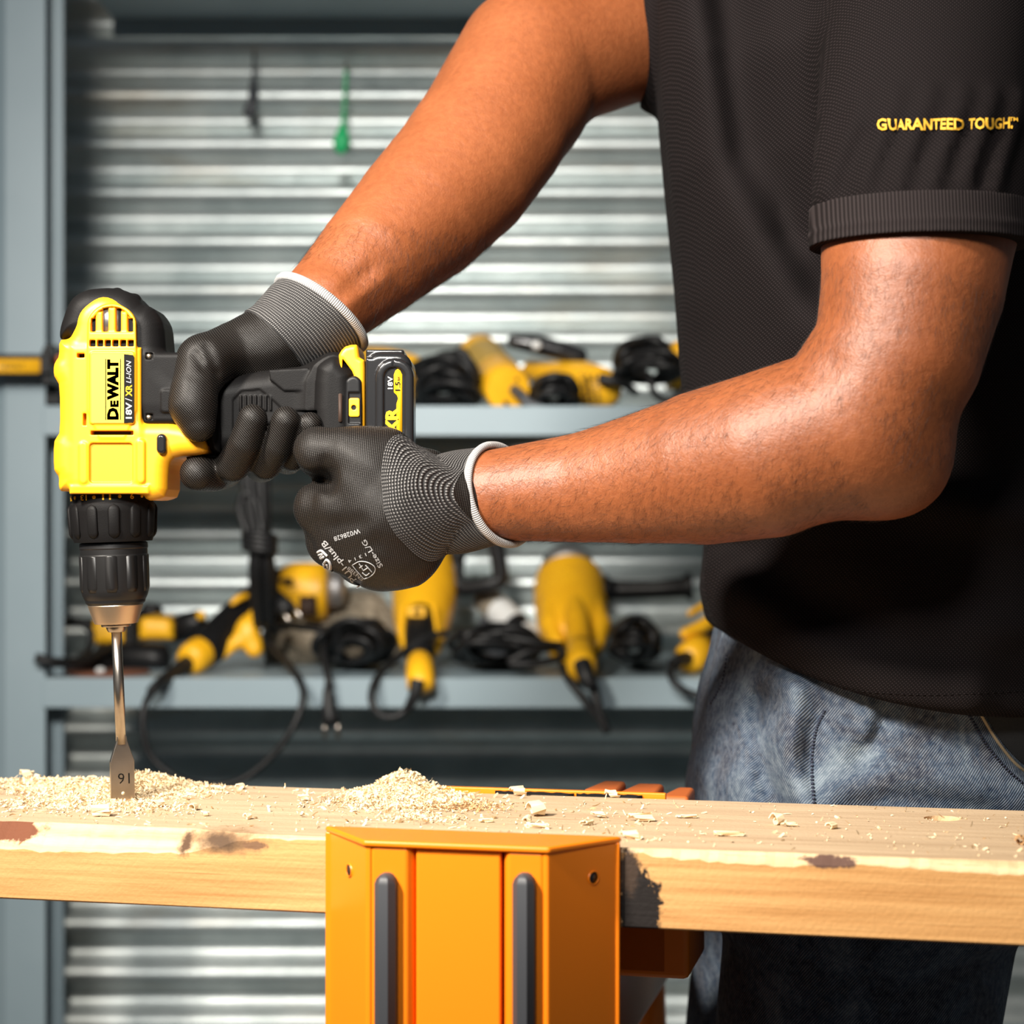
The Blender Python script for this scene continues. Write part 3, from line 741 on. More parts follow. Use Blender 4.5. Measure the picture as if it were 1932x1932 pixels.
ylab = [(743, 740), (743, 707), (746, 699), (750.5, 696), (755, 699), (759, 707), (759, 884), (748, 884), (748, 762), (751, 752), (749, 746)]
mk('label_stripe', flat(ylab, yl), MT['yel_print'], bat)
def rot_up(x_base, y_bottom, Y):      # text that reads bottom to top; letters stand to the left of x_base
    return lambda a, b: P(x_base-b, y_bottom-a, Y)
mk('lettering', fit_text('18V', rot_up(741, 734, yl-.0004), 24, 9.5, .02), MT['white'], bat, smooth=False)
mk('lettering', fit_text('1.5', rot_up(755, 737, yl-.0007), 17, 9.5, .015), MT['black_print'], bat, smooth=False)
mk('lettering', fit_text('AH', rot_up(755, 719, yl-.0007), 8, 6, .015), MT['black_print'], bat, smooth=False)
# XR emblem: letters 34 px tall lying on their side
mk('emblem', fit_text('XR', rot_up(752, 823, yl-.0005), 55, 25, .05), MT['yel_print'], bat, smooth=False)
# name plate
yn = YF-.0027
mk('label', flat(rrect(173, 668, 251, 798, 4), YF-.0024), MT['label'], drill, smooth=False)
mk('label_band', flat([(234, 668), (251, 670), (253, 674), (253, 792), (251, 797), (234, 798)], YF-.00265), MT['black_print'], drill, smooth=False)
mk('lettering', fit_text('D', rot_up(224, 792, yn), 23, 22, .06), MT['black_print'], drill, smooth=False)
mk('lettering', fit_text('E', rot_up(224, 768, yn), 12.5, 16, .06), MT['black_print'], drill, smooth=False)
mk('lettering', fit_text('WALT', rot_up(224, 755, yn), 77, 22, .07), MT['black_print'], drill, smooth=False)
for x in (198.5, 226.5):
    mk('label_rule', flat([(x, 677), (x, 792), (x+1.4, 792), (x+1.4, 677)], yn), MT['black_print'], drill, smooth=False)
yn2 = YF-.0031
mk('lettering', fit_text('18V', rot_up(249, 790, yn2), 31, 12, .03), MT['grey'], drill, smooth=False)
mk('lettering', fit_text('/', rot_up(249, 757, yn2), 6, 13, 0), MT['grey'], drill, smooth=False)
mk('lettering', fit_text('XR', rot_up(249, 748, yn2), 22, 12, .03), MT['yel_print'], drill, smooth=False)
mk('lettering', fit_text('LI-ION', rot_up(247.5, 723, yn2), 43, 9.5, .005, .25), MT['grey'], drill, smooth=False)
# torque collar, chuck: the axis leans about two degrees
AX0 = P(211, 930, DY); AX1 = P(219.5, 1187, DY)
def ax(py): return AX0+(AX1-AX0)*((py-930)/257.0)
def turned(name, prof, mat, n=64, **k):
    p0, p1 = prof[0][0], prof[-1][0]
    return mk(name, lathe(ax(p0), ax(p1), [((y-p0)/(p1-p0), m_(r, DY)) for y, r in prof], n), mat, drill, split=28, **k)
collar = turned('torque_collar', [(925, 75), (947, 76), (951, 79), (962, 80.5), (965, 80), (1000, 78), (1018, 74), (1022, 72.5), (1022.5, 60)], MT['rubber'])
dax = (AX1-AX0).normalized(); ux = dax.cross(Vector((0, 1, 0))).normalized()
if ux.x < 0: ux = -ux
uy = Vector((0, -1, 0))
def on_axis(py, r, ang): return ax(py)+(ux*math.sin(ang)+uy*math.cos(ang))*m_(r, DY)
for k in range(12):
    a = math.radians(-17+30*k); rings = []
    for y, w, h in ((951, .5, 79), (953, 4.5, 80.5), (956, 8, 82.5), (961, 10, 84), (1005, 10, 81.5), (1010, 8.5, 79.5), (1014, 4.5, 76.5), (1016, .5, 74)):
        rings.append([on_axis(y, h-4.0, a-(w+1.5)/80), on_axis(y, h-.8, a-(w-1)/80), on_axis(y, h, a-(w-4 if w > 5 else .2)/80), on_axis(y, h, a+(w-4 if w > 5 else .2)/80), on_axis(y, h-.8, a+(w-1)/80), on_axis(y, h-4.0, a+(w+1.5)/80)])
    mk('grip_rib', loft(rings), MT['rubber'], collar)
def around(s, ang, y0, h, w, bold=.02):
    return fit_text(s, lambda x, y: on_axis(y0+y, 77.0, ang+(w/2-x)/76.5), w, h, bold)
for s, x in (('15', 140), ('13', 171.5), ('11', 216.5), ('9', 260.5)):
    a = math.asin(max(-1, min(1, (x-211.3)/77)))
    mk('number', around(s, a, 933, 10.5, 16 if len(s) > 1 else 8), MT['yel_print'], collar, smooth=False)
for x in (151, 192.5, 240, 276):
    a = math.asin((x-211.3)/77); c = on_axis(938, 76.2, a); nn = (c-ax(938)).normalized()
    mk('dot', lathe(c-nn*.0005, c+nn*.0003, [(0, .0011), (1, .0011)], 14), MT['yel_print'], collar)
chuck = turned('chuck_sleeve', [(1023, 60), (1025, 63.5), (1034, 64), (1036, 62.8), (1046, 62.8), (1048, 64), (1112, 63.5), (1122, 61), (1130, 57.5), (1131, 56.5), (1136, 55.5), (1139, 53), (1140, 51)], MT['chuck'])
for k in range(10):
    a = math.radians(-30+36*k); rings = []
    for y, w in ((1047.5, 8), (1050, 11), (1108, 11), (1116, 8)):
        h = 64.9 if y < 1110 else 62.8
        rings.append([on_axis(y, h-2.5, a-(w+1)/64), on_axis(y, h, a-w/64), on_axis(y, h+.2, a), on_axis(y, h, a+w/64), on_axis(y, h-2.5, a+(w+1)/64)])
    mk('grip_rib', loft(rings), MT['chuck'], chuck)
turned('chuck_nose', [(1139.5, 51), (1142, 51.5), (1172, 42), (1176, 40), (1177, 34)], MT['brass'])
turned('chuck_jaws', [(1175, 27), (1180, 28), (1182, 27), (1183, 19), (1187, 18), (1192, 15), (1193, 9)], MT['steel'])

# ------------------------------------------------------------------ spade bit standing in the shavings
B0 = P(219.7, 1186, DY); B1 = P(228.6, 1404, DY)
bit = thing('spade_bit', P(232, 1515, DY), 'steel spade drill bit marked 16 biting into the plank', 'drill bit')
mk('shank', lathe(B0, B1, [(0, m_(9.8, DY)), (.42, m_(9.8, DY)), (.43, m_(10.1, DY)), (1, m_(9.6, DY))], 24), MT['steel'], bit)
th = .0020; ca, sa = math.cos(math.radians(20)), math.sin(math.radians(20))
def bl(u, v, d):      # blade outline turned a little about the shank
    c = P(229+(v-1400)*.025, v, DY); du = m_(u, DY); return Vector((c.x+du*ca-d*sa*1.0, DY+du*sa+d*ca, c.z))
out = [(-9.0, 1388), (-9.8, 1398), (-21, 1432), (-22.5, 1437), (-22.5, 1522), (-8, 1528), (0, 1545), (8, 1528), (22.5, 1522), (22.5, 1434), (21, 1429), (9.8, 1396), (9.0, 1388)]
blade = mk('blade', prism(out, bl, -th, th), MT['steel'], bit, smooth=False, bevel=.0004)
mk('marking', fit_text('16', lambda x, y: bl(13-x, 1458+y, -th-.00015), 22, 20, -.005), MT['black_print'], bit, smooth=False)
c = bl(0, 1496, -th); nn = Vector((sa, -ca, 0))
mk('pilot_hole', lathe(c-nn*.0004, c+nn*.00015, [(0, .0011), (1, .0011)], 14), MT['shaving'], bit, label='small round hole packed with pale dust')

# ------------------------------------------------------------------ the man
PY = 1.42
man = thing('person', (.27, PY, 0), 'person in black polo shirt, acid-washed jeans and black gloves bending over the drill', 'person')
LA = [(900, 935, 1.222, 84), (945, 933, 1.218, 87), (1100, 920, 1.205, 104), (1200, 905, 1.192, 121), (1330, 882, 1.172, 146), (1450, 857, 1.152, 158), (1600, 800, 1.135, 152), (1695, 665, 1.130, 158), (1722, 540, 1.135, 172), (1733, 430, 1.147, 184), (1740, 345, 1.168, 160), (1755, 200, 1.175, 165), (1765, 20, 1.23, 160)]
RA = [(605, 585, 1.275, 88), (628, 563, 1.285, 91), (707, 488, 1.31, 110), (795, 405, 1.345, 130), (872, 325, 1.375, 139), (930, 245, 1.40, 141), (1000, 115, 1.44, 138), (1230, 40, 1.51, 136), (1420, 20, 1.565, 136)]
def px_chain(pts): return [(P(a, b, y), m_(r, y)) for a, b, y, r in pts]
V = Vol((-.15, 1.04, .74), (.46, 1.78, 1.84), .0037)
V.chain([(Vector((.27, PY, .90)), .10), (Vector((.25, PY, 1.05)), .105), (Vector((.24, PY, 1.25)), .11), (Vector((.235, PY, 1.40)), .09), (Vector((.20, PY, 1.50)), .058), (Vector((.165, PY, 1.57)), .056)], .02)
V.chain(px_chain(LA), .012); V.chain(px_chain(RA), .012)
V.pch([(1712, 888, 1.142, 45)], .035)                       # point of the near elbow
V.pch([(1660, 850, 1.14, 105)], .03)
V.pch([(1005, 205, 1.44, 60)], .04)                         # far elbow
V.ridge([(1532, 668), (1560, 690)], 1.10, -.004, .010, 1.12)   # crease inside the elbow
V.ridge([(660, 575), (720, 520)], 1.26, .0025, .006, 1.30)     # wrist tendons
V.ridge([(640, 530), (690, 480)], 1.26, .0012, .006, 1.30)
V.ridge([(650, 555), (705, 502)], 1.26, -.0016, .005, 1.30)
HC = Vector((.135, PY, 1.645)); HT = Matrix.Rotation(math.radians(22), 3, 'Y')
V.ell(HC, (.094, .076, .115), .02, R=HT)                    # head, tipped towards the work
V.ell(HC+HT@Vector((-.045, 0, -.075)), (.045, .048, .045), .03, R=HT)
V.chain([(HC+HT@Vector((-.088, 0, .015)), .010), (HC+HT@Vector((-.112, 0, -.028)), .014)], .012)
V.chain([(HC+HT@Vector((-.082, .022, -.068)), .007), (HC+HT@Vector((-.088, 0, -.066)), .009), (HC+HT@Vector((-.082, -.022, -.068)), .007)], .008)
for s in (-1, 1):
    V.ell(HC+HT@Vector((.005, .077*s, -.01)), (.018, .010, .030), .006, R=HT)
    V.ell(HC+HT@Vector((-.088, .032*s, .010)), (.014, .016, .010), .008, 'cut', R=HT)
body = mk('body', V.mesh(), MT['skin'], man)
for s in (-1, 1):
    mk('eye', lathe(HC+HT@Vector((-.088, .032*s, .010)), HC+HT@Vector((-.073, .032*s, .010)), [(0, .004), (.3, .009), (.7, .011), (1, .009)], 16), MT['white'], body)
V = Vol((.0, PY-.11, 1.55), (.28, PY+.11, 1.80), .004)
V.ell(HC+HT@Vector((.012, 0, .022)), (.096, .082, .112), .01, R=HT)
V.ell(HC+HT@Vector((-.085, 0, -.035)), (.085, .075, .085), .01, 'cut', R=HT)
mk('hair', V.mesh(), MT['hair'], man)

# ---- polo shirt
FRONT = [(-300, 1330), (-120, 1262), (0, 1244), (215, 1245), (350, 1257), (540, 1276), (740, 1291), (900, 1312), (1030, 1334), (1075, 1329), (1115, 1325), (1160, 1334), (1300, 1340), (1400, 1345)]
zf = np.array([P(0, a, PY).z for a, b in FRONT])[::-1]; xf = np.array([P(b, 0, PY).x for a, b in FRONT])[::-1]
zb = np.array([.86, .95, 1.05, 1.20, 1.35, 1.45, 1.52]); xb = np.array([.405, .400, .375, .375, .385, .36, .30])
zw = np.array([.86, .98, 1.08, 1.20, 1.32, 1.40, 1.455, 1.50]); ww = np.array([.190, .196, .182, .178, .188, .190, .150, .075])
HEM = [(1.0, .985), (.6, .992), (.3, 1.006), (.12, 1.03), (0, 1.050)]
def stack(X, Y, Z, grow=0.0, k=1.0):
    z = Z[0, 0, :]; a0 = np.interp(z, zf, xf)-grow; a1 = np.interp(z, zb, xb)+grow; w = np.interp(z, zw, ww)+grow
    cx = ((a0+a1)/2)[None, None, :]; a = ((a1-a0)/2)[None, None, :]; w = w[None, None, :]
    e = 2.35
    q = (np.abs((X-cx)/a)**e+np.abs((Y-PY)/w)**e)**(1/e)
    return (q-1)*np.minimum(a, w)
V = Vol((.05, 1.04, .93), (.45, 1.74, 1.53), .0036)
def torso(X, Y, Z):
    d = stack(X, Y, Z)
    return np.maximum(d, (Z-(1.515-.55*np.clip(np.abs(Y-PY)-.07, 0, 1)))*.85)
V.op((.07, PY-.21, .92), (.44, PY+.21, 1.53), torso)
# folds
yn_ = PY-.02
V.ridge([(1300, -90), (1325, 120), (1352, 300), (1408, 430), (1480, 560), (1545, 660)], 1.30, .017, .021, yn_)
V.ridge([(1395, -90), (1402, 120), (1425, 300), (1480, 430), (1540, 540)], 1.28, -.022, .027, yn_)
V.ridge([(1470, 100), (1500, 280), (1530, 420)], 1.26, .008, .022, yn_)
V.ridge([(1530, -40), (1516, 150), (1508, 280), (1516, 420)], 1.24, -.009, .013, yn_)
V.ridge([(1335, 640), (1400, 760), (1440, 860)], 1.30, -.004, .022, yn_)
V.ridge([(1350, 1020), (1420, 1130), (1520, 1205), (1660, 1260), (1800, 1285)], 1.25, .011, .020, yn_)
V.ridge([(1420, 1040), (1500, 1130), (1620, 1190), (1760, 1215)], 1.25, -.008, .020, yn_)
V.ridge([(1700, 1180), (1800, 1200), (1930, 1180)], 1.24, .006, .014, yn_)
V.ridge([(1740, 940), (1830, 960), (1940, 970)], 1.24, .008, .016, yn_)
V.ridge([(1380, 1235), (1450, 1278), (1560, 1306), (1740, 1320), (1940, 1314)], 1.25, .0012, .006, yn_)
# hem: lower at the flank, pulled up in front
def hemcut(X, Y, Z):
    s = np.clip((X-.120)/.22, 0, 1); h = 1.058-.086*np.sqrt(np.clip(1-(1-s)**2.0, 0, 1)); h = h+.012*np.clip((Y-PY)/.2, -1, 1)*0
    return (h-Z)*.8
V.op((.05, 1.0, .9), (.46, 1.8, 1.10), lambda X, Y, Z: -hemcut(X, Y, Z), .004, 'cut')
SLV = [(1765, 10, 1.262, 196), (1762, 80, 1.220, 208), (1748, 230, 1.172, 206), (1738, 330, 1.155, 204), (1736, 500, 1.143, 203)]
zcl = P(0, 360, 1.083).z
V.chain(px_chain(SLV), .030, clip=lambda X, Y, Z: zcl-.006-Z)
RSL = [(1490, 20, 1.575, 172), (1330, 15, 1.54, 168), (1200, 40, 1.505, 162)]
V.chain(px_chain(RSL), .03, clip=lambda X, Y, Z: P(1212, 0, 1.51).x-X)
for a in (1570, 1630, 1690, 1755, 1815, 1880):
    V.ridge([(a, 352), (a+18, 300), (a+45, 235), (a+66, 170)], 1.10, .0032, .0055, 1.15)
    V.ridge([(a+28, 352), (a+44, 305), (a+70, 245)], 1.10, -.0030, .0055, 1.15)
V.ridge([(1556, 190), (1536, 290), (1534, 360)], 1.12, .003, .006, 1.16)
shirt = mk('polo_shirt', V.mesh(1), MT['shirt'], man)
V = Vol((.16, 1.06, zcl-.035), (.30, 1.24, zcl+.01), .0012)
zb_ = P(0, 437, 1.083).z
V.chain([(p, r+.0016) for p, r in px_chain(SLV)], 0, clip=lambda X, Y, Z: np.maximum(Z-zcl-.0012, zb_-Z))
V.ridge([(1500, 416), (1980, 416)], 1.09, .0008, .0022, 1.30)
mk('sleeve_cuff', V.mesh(), MT['rib'], shirt)
# embroidery on the sleeve, laid on the cloth
LENS = Vector((0, 0, CZ))
def drape(s, obj, x0, yb, w, h, bold, mat, parent, rot=0.0, lift=.0005, name='lettering', Yf=1.0, sub=True, vf=None):
    bvh = BVHTree.FromObject(obj, bpy.context.evaluated_depsgraph_get()); og = ORG[obj]
    ca_, sa_ = math.cos(rot), math.sin(rot)
    if vf is None: V_, F_ = text_mesh(s, bold)
    else: V_, F_ = vf
    xs = [v.x for v in V_]; ys = [v.y for v in V_]
    if vf is None: mx, mn, my, ny = max(xs), min(xs), max(ys), min(ys)
    else: mn, mx, ny, my = 0, 1, 0, 1
    out = []
    for v in V_:
        a = (v.x-mn)/(mx-mn)*w; b_ = (v.y-ny)/(my-ny)*h
        px = x0+a*ca_+b_*sa_; py = yb+a*sa_-b_*ca_
        d_ = (P(px, py, 1.0)-LENS).normalized()
        hit = bvh.ray_cast(LENS-og, d_)
        if hit[0] is None: hit = (LENS+d_*(Yf+.1)-og, -d_)
        out.append(hit[0]+og+hit[1]*lift)
    return mk(name, (out, F_), mat, parent, smooth=False)
bpy.context.view_layer.update()
drape('GUARANTEED', shirt, 1657, 247, 159, 22, .028, MT['gold'], shirt, -.005, Yf=.985, lift=.0012)
drape('TOUGH.', shirt, 1826, 246, 83, 22, .028, MT['gold'], shirt, -.02, Yf=.985, lift=.0012)
drape('TM', shirt, 1902, 230, 16, 7, .02, MT['gold'], shirt, 0, Yf=.985, lift=.0012)

# ---- jeans
JF = [(1050, 1352), (1185, 1355), (1240, 1343), (1300, 1324), (1370, 1313), (1425, 1311), (1475, 1300), (1520, 1296), (1600, 1292)]
jz = np.array([P(0, a, PY).z for a, b in JF])[::-1]; jx = np.array([P(b, 0, PY).x for a, b in JF])[::-1]
V = Vol((.08, 1.21, .06), (.45, 1.63, 1.05), .0040)
def hips(X, Y, Z):
    z = Z[0, 0, :]; a0 = np.interp(z, jz, jx); a1 = np.full_like(z, .395); w = np.interp(z, [.82, .9, .98, 1.04], [.176, .178, .178, .165])
    cx = ((a0+a1)/2)[None, None, :]; a = ((a1-a0)/2)[None, None, :]; w = w[None, None, :]; e = 2.5
    return np.maximum(((np.abs((X-cx)/a)**e+np.abs((Y-PY)/w)**e)**(1/e)-1)*np.minimum(a, w), np.maximum(Z-1.035, .83-Z))
V.op((.08, 1.22, .82), (.44, 1.62, 1.04), hips)
for s in (-1, 1):
    V.chain([(Vector((.245, PY+s*.088, .88)), .098), (Vector((.215, PY+s*.092, .66)), .088), (Vector((.19, PY+s*.095, .50)), .072), (Vector((.215, PY+s*.095, .30)), .068), (Vector((.24, PY+s*.095, .085)), .064)], .02)
V.op((.0, 1.0, .0), (.5, 1.7, .075), lambda X, Y, Z: (Z-.072)+0*X+0*Y, 0, 'cut')
V.ridge([(1492, 1300), (1478, 1360), (1474, 1420), (1482, 1470), (1510, 1530)], 1.27, .013, .010, PY)
V.ridge([(1458, 1330), (1450, 1400), (1458, 1470), (1480, 1530)], 1.27, -.015, .009, PY)
V.ridge([(1560, 1330), (1536, 1380), (1530, 1450), (1535, 1525)], 1.26, -.003, .004, PY)
V.ridge([(1668, 1330), (1650, 1390), (1620, 1440)], 1.25, -.006, .007, PY)
V.ridge([(1652, 1330), (1634, 1390)], 1.25, .004, .006, PY)
V.ridge([(1560, 1500), (1660, 1470), (1780, 1475), (1932, 1520)], 1.25, .005, .012, PY)
V.ridge([(1600, 1520), (1700, 1500), (1860, 1530)], 1.25, -.005, .010, PY)
V.ridge([(1350, 1480), (1420, 1450), (1450, 1390)], 1.30, .004, .012, PY)
V.ridge([(1820, 1330), (1850, 1390), (1890, 1440), (1940, 1490)], 1.25, .003, .006, PY)
V.ridge([(1905, 1330), (1930, 1400), (1960, 1440)], 1.25, -.007, .013, PY)
jeans = mk('jeans', V.mesh(1), MT['denim'], man)
def on_cloth(obj, pts, Yf, lift):
    bvh = BVHTree.FromObject(obj, bpy.context.evaluated_depsgraph_get()); og = ORG[obj]; out = []
    for px, py in pts:
        h = bvh.ray_cast(LENS-og, (P(px, py, 1.0)-LENS).normalized())
        if h[0] is not None: out.append(h[0]+og+h[1]*lift)
    return out
def dense(pts, n=40):
    c = crom([Vector((a, b, 0)) for a, b in pts], max(2, n//(len(pts)-1))); return [(p.x, p.y) for p in c]
bpy.context.view_layer.update()
def stitch(obj, pts, Yf, mat, r=.0005, n=44, dash=True, parent=None):
    c = on_cloth(obj, dense(pts, n), Yf, .0003)
    if len(c) < 3: return
    parts_ = [tube(c[i:i+2], r, 5, 1) for i in range(0, len(c)-1, 2)] if dash else [tube(c, r, 6, 1)]
    mk('stitching', join(*parts_), mat, parent or obj)
stitch(jeans, [(1556, 1340), (1538, 1385), (1532, 1450), (1536, 1520)], 1.25, MT['thread'], .0011, 60)
stitch(jeans, [(1372, 1235), (1362, 1290), (1340, 1330)], 1.33, MT['thread'], .0006, 30)
stitch(jeans, [(1826, 1345), (1858, 1400), (1896, 1448), (1945, 1492)], 1.24, MT['thread'], .0011, 60)
stitch(jeans, [(1848, 1345), (1876, 1392), (1912, 1438), (1950, 1468)], 1.24, MT['thread_t'], .0011, 60, False)
stitch(shirt, [(1385, 1222), (1455, 1268), (1560, 1296), (1740, 1311), (1940, 1304)], 1.23, MT['shirt'], .0003, 120)
# dark lining showing above the pocket edge
c1 = on_cloth(jeans, dense([(1852, 1338), (1880, 1388), (1915, 1430), (1960, 1465)], 20), 1.24, .0008)
c2 = on_cloth(jeans, dense([(1960, 1335), (1962, 1370), (1964, 1400), (1966, 1440)], 20), 1.24, .0008)
if len(c1) == len(c2) and len(c1) > 2:
    mk('pocket_lining', loft([[a, a*.5+b*.5+Vector((0, -.0006, 0)), b] for a, b in zip(c1, c2)], caps=False, closed=False), MT['lining'], jeans)
for s in (-1, 1):
    V = Vol((.06, PY+s*.095-.07, .0), (.36, PY+s*.095+.07, .16), .005)
    V.chain([(Vector((.25, PY+s*.095, .06)), .052), (Vector((.15, PY+s*.10, .045)), .045), (Vector((.10, PY+s*.10, .038)), .036)], .01)
    V.chain([(Vector((.25, PY+s*.095, .06)), .056), (Vector((.245, PY+s*.095, .13)), .058)], .01)
    V.op((.0, 1, -.1), (.5, 2, .001), lambda X, Y, Z: Z-.001+0*X+0*Y, 0, 'cut')
    mk('boot', V.mesh(), MT['boot'], man)

# ---- gloves
def glove_cuff(name, rings, mat, parent, extra=None, nseg=72, over=None, lift=.0011):
    """rings: (centre, unit axis, unit up, ru, rd) -> cylinder strip with UV in metres"""
    Vv = []; UV = []; Fs = []; s = 0; prev = None
    if over is not None: bvh = BVHTree.FromObject(over, bpy.context.evaluated_depsgraph_get()); og = ORG[over]
    for j_, (c, ax_, up, ru, rd) in enumerate(rings):
        ax_ = ax_.normalized(); up = (up-ax_*up.dot(ax_)).normalized(); sd = ax_.cross(up)
        if prev is not None: s += (c-prev).length
        prev = c
        for k in range(nseg+1):
            a = 2*math.pi*k/nseg; d = up*math.cos(a)*ru+sd*math.sin(a)*rd
            if over is not None:
                u_ = d.normalized(); h = bvh.ray_cast(c+u_*.085-og, -u_, .085)
                if h[0] is not None: d = u_*max(d.length, (h[0]+og-c).length+(lift if j_ else -.0004))
            Vv.append(c+d); UV.append((k/nseg*2*math.pi*.033, s))
    n = nseg+1
    for j in range(len(rings)-1):
        for k in range(nseg): Fs.append((j*n+k, j*n+k+1, (j+1)*n+k+1, (j+1)*n+k))
    return mk(name, (Vv, np.array(Fs)), mat, parent, uv=UV)
def interp_rings(keys, n):
    out = []
    cs = crom([k[0] for k in keys], n); axs = crom([k[1] for k in keys], n); ups = crom([k[2] for k in keys], n)
    ra = crom([Vector((k[3], k[4], 0)) for k in keys], n)
    return [(a, b, c, d.x, d.y) for a, b, c, d in zip(cs, axs, ups, ra)]
def edge_ring(ring, r, parent, nseg=64):
    c, ax_, up, ru, rd = ring; ax_ = ax_.normalized(); up = (up-ax_*up.dot(ax_)).normalized(); sd = ax_.cross(up)
    n = 10; Vv = []; UV = []; Fs = []
    for k in range(nseg+1):
        a = 2*math.pi*k/nseg; d = up*math.cos(a)*ru+sd*math.sin(a)*rd; nn = d.normalized(); p = c+d
        for j in range(n+1):
            b_ = 2*math.pi*j/n; Vv.append(p+(nn*math.cos(b_)+ax_*math.sin(b_)*1.25)*r); UV.append((k/nseg*2*math.pi*.033, j/n))
    for k in range(nseg):
        for j in range(n): Fs.append((k*(n+1)+j, k*(n+1)+j+1, (k+1)*(n+1)+j+1, (k+1)*(n+1)+j))
    return mk('cuff_edge', (Vv, np.array(Fs)), MT['overlock'], parent, uv=UV)

# near (left) fist
G = 1.192
V = Vol((P(530, 1150, 1.17).x, 1.135, P(530, 1150, 1.17).z), (P(960, 760, 1.2).x, 1.285, P(960, 780, 1.2).z), .00125)
V.pch([(850, 948, 1.212, 78), (800, 955, 1.206, 90), (735, 950, 1.200, 104)], .010)
V.pch([(730, 925, 1.198, 100), (690, 890, 1.192, 78)], .012)
V.pch([(745, 985, 1.206, 106), (735, 1020, 1.208, 92)], .012)
V.pch([(725, 865, 1.193, 60), (655, 857, 1.190, 52), (604, 853, 1.194, 46)], .006)      # index, first phalanx
V.pch([(598, 850, 1.196, 45), (597, 872, 1.203, 33), (607, 885, 1.212, 27), (650, 905, 1.226, 26)], .0025)
V.pch([(705, 960, 1.196, 84), (650, 958, 1.196, 66), (607, 958, 1.204, 52)], .008)     # middle
V.pch([(607, 958, 1.204, 51), (602, 965, 1.235, 40), (640, 965, 1.255, 32)], .003)
V.pch([(715, 1010, 1.200, 84), (660, 1018, 1.204, 68), (632, 1018, 1.215, 54)], .008)    # ring
V.pch([(632, 1018, 1.215, 53), (630, 1015, 1.245, 40), (665, 1000, 1.262, 32)], .003)
V.pch([(755, 1030, 1.204, 80), (712, 1050, 1.210, 60), (684, 1056, 1.222, 48)], .008)   # little finger
V.pch([(684, 1056, 1.222, 47), (682, 1045, 1.250, 36), (705, 1020, 1.262, 28)], .003)
V.pch([(800, 900, 1.222, 56), (740, 870, 1.226, 40), (690, 868, 1.232, 32), (650, 875, 1.238, 27)], .003)   # thumb, behind
V.pch([(612, 904, 1.168, 21), (603, 905, 1.186, 17)], .004, 'cut')
V.ridge([(560, 903), (590, 905), (618, 912)], 1.185, -.0055, .0035, 1.215)
V.ridge([(612, 872), (626, 890), (622, 925)], 1.18, -.0035, .004, 1.20)
V.ridge([(640, 880), (690, 905), (720, 930)], 1.17, -.0012, .006, 1.20)
V.ridge([(575, 985), (630, 990), (680, 985)], 1.18, -.0016, .005, 1.205)
V.ridge([(615, 1046), (665, 1040), (710, 1025)], 1.18, -.0010, .005, 1.205)
gl = mk('glove', V.mesh(2), MT['glove'], man, label='near glove, closed in a fist and printed in grey')
c35 = math.radians(33)
def ring_at(px, py, Y, tilt, dx, dy, ru, rd):
    """tilt degrees: axis swung towards the lens at its far (arm) end; (dx, dy) image direction of the axis"""
    n_ = math.hypot(dx, dy); t_ = math.radians(tilt)
    ax_ = Vector((dx/n_*math.cos(t_), -math.sin(t_), -dy/n_*math.cos(t_))); up = Vector((dy/n_, 0, dx/n_))
    return (P(px, py, Y), ax_, up, m_(ru, Y), m_(rd, Y))
kL = [ring_at(838, 954, 1.204, 40, 180, -36, 92, 92), ring_at(843, 953, 1.205, 40, 180, -36, 94, 95), ring_at(858, 949, 1.207, 40, 180, -38, 97, 104), ring_at(880, 944, 1.209, 39, 180, -42, 97, 104), ring_at(910, 938, 1.213, 38, 180, -46, 95, 98), ring_at(940, 934, 1.217, 38, 180, -52, 95, 94)]
bpy.context.view_layer.update()
cl = glove_cuff('cuff', interp_rings(kL, 7), MT['cuff'], gl, over=gl)
edge_ring(ring_at(946, 933, 1.217, 38, 180, -52, 96, 95), .0024, gl)
wr = [[P(a, b, 1.168) for a, b in ()]]
bpy.context.view_layer.update()
r1 = math.radians(57)
def gl_text(s, x, y, w, h, bold, rot=r1): drape(s, gl, x, y, w, h, bold, MT['grey'], gl, rot, .0003, 'print', Yf=1.10)
# the print is upside down on the hand: it reads from the knuckles back to the wrist
r2 = math.radians(57+180)
R_ = math.radians
gl_text('KPU1-plus/B', 685, 1101, 109, 15, .012, R_(231.3))
gl_text('Size-L/G', 723, 1067, 60, 9.5, .004, R_(236.6))
gl_text('W028628', 678, 997, 51, 9, .0, R_(162))
gl_text('EN388', 687, 1090, 36, 7, .0, R_(218))
gl_text('1 3 1 4', 690, 1043, 36, 6, .0, R_(158))
for seg, r in (([(665, 1066), (679, 1059), (695, 1061), (707, 1069), (707, 1079), (699, 1087), (687, 1092)], .00028), ([(665, 1066), (672, 1075), (680, 1084), (687, 1092)], .00028),
               ([(678, 1063), (682, 1069), (686, 1076)], .00035), ([(686, 1076), (694, 1071)], .00035), ([(690, 1066), (696, 1072), (702, 1079)], .00035), ([(684, 1080), (691, 1085), (697, 1081)], .00035), ([(679, 1071), (684, 1067)], .00035),
               ([(600, 1042), (607, 1039), (613, 1044), (618, 1049)], .0009), ([(602, 1047), (609, 1045), (605, 1053), (612, 1050)], .0008), ([(612, 1062), (617, 1056), (623, 1062), (624, 1072), (619, 1077), (613, 1071), (612, 1062)], .0009), ([(617, 1064), (619, 1070)], .0008), ([(619, 1082), (627, 1076), (624, 1085), (633, 1081), (631, 1088)], .0008)):
    pts = on_cloth(gl, dense(seg, 24), 1.10, .0003)
    if len(pts) > 2: mk('print', tube(pts, r, 5, 1), MT['grey'], gl)

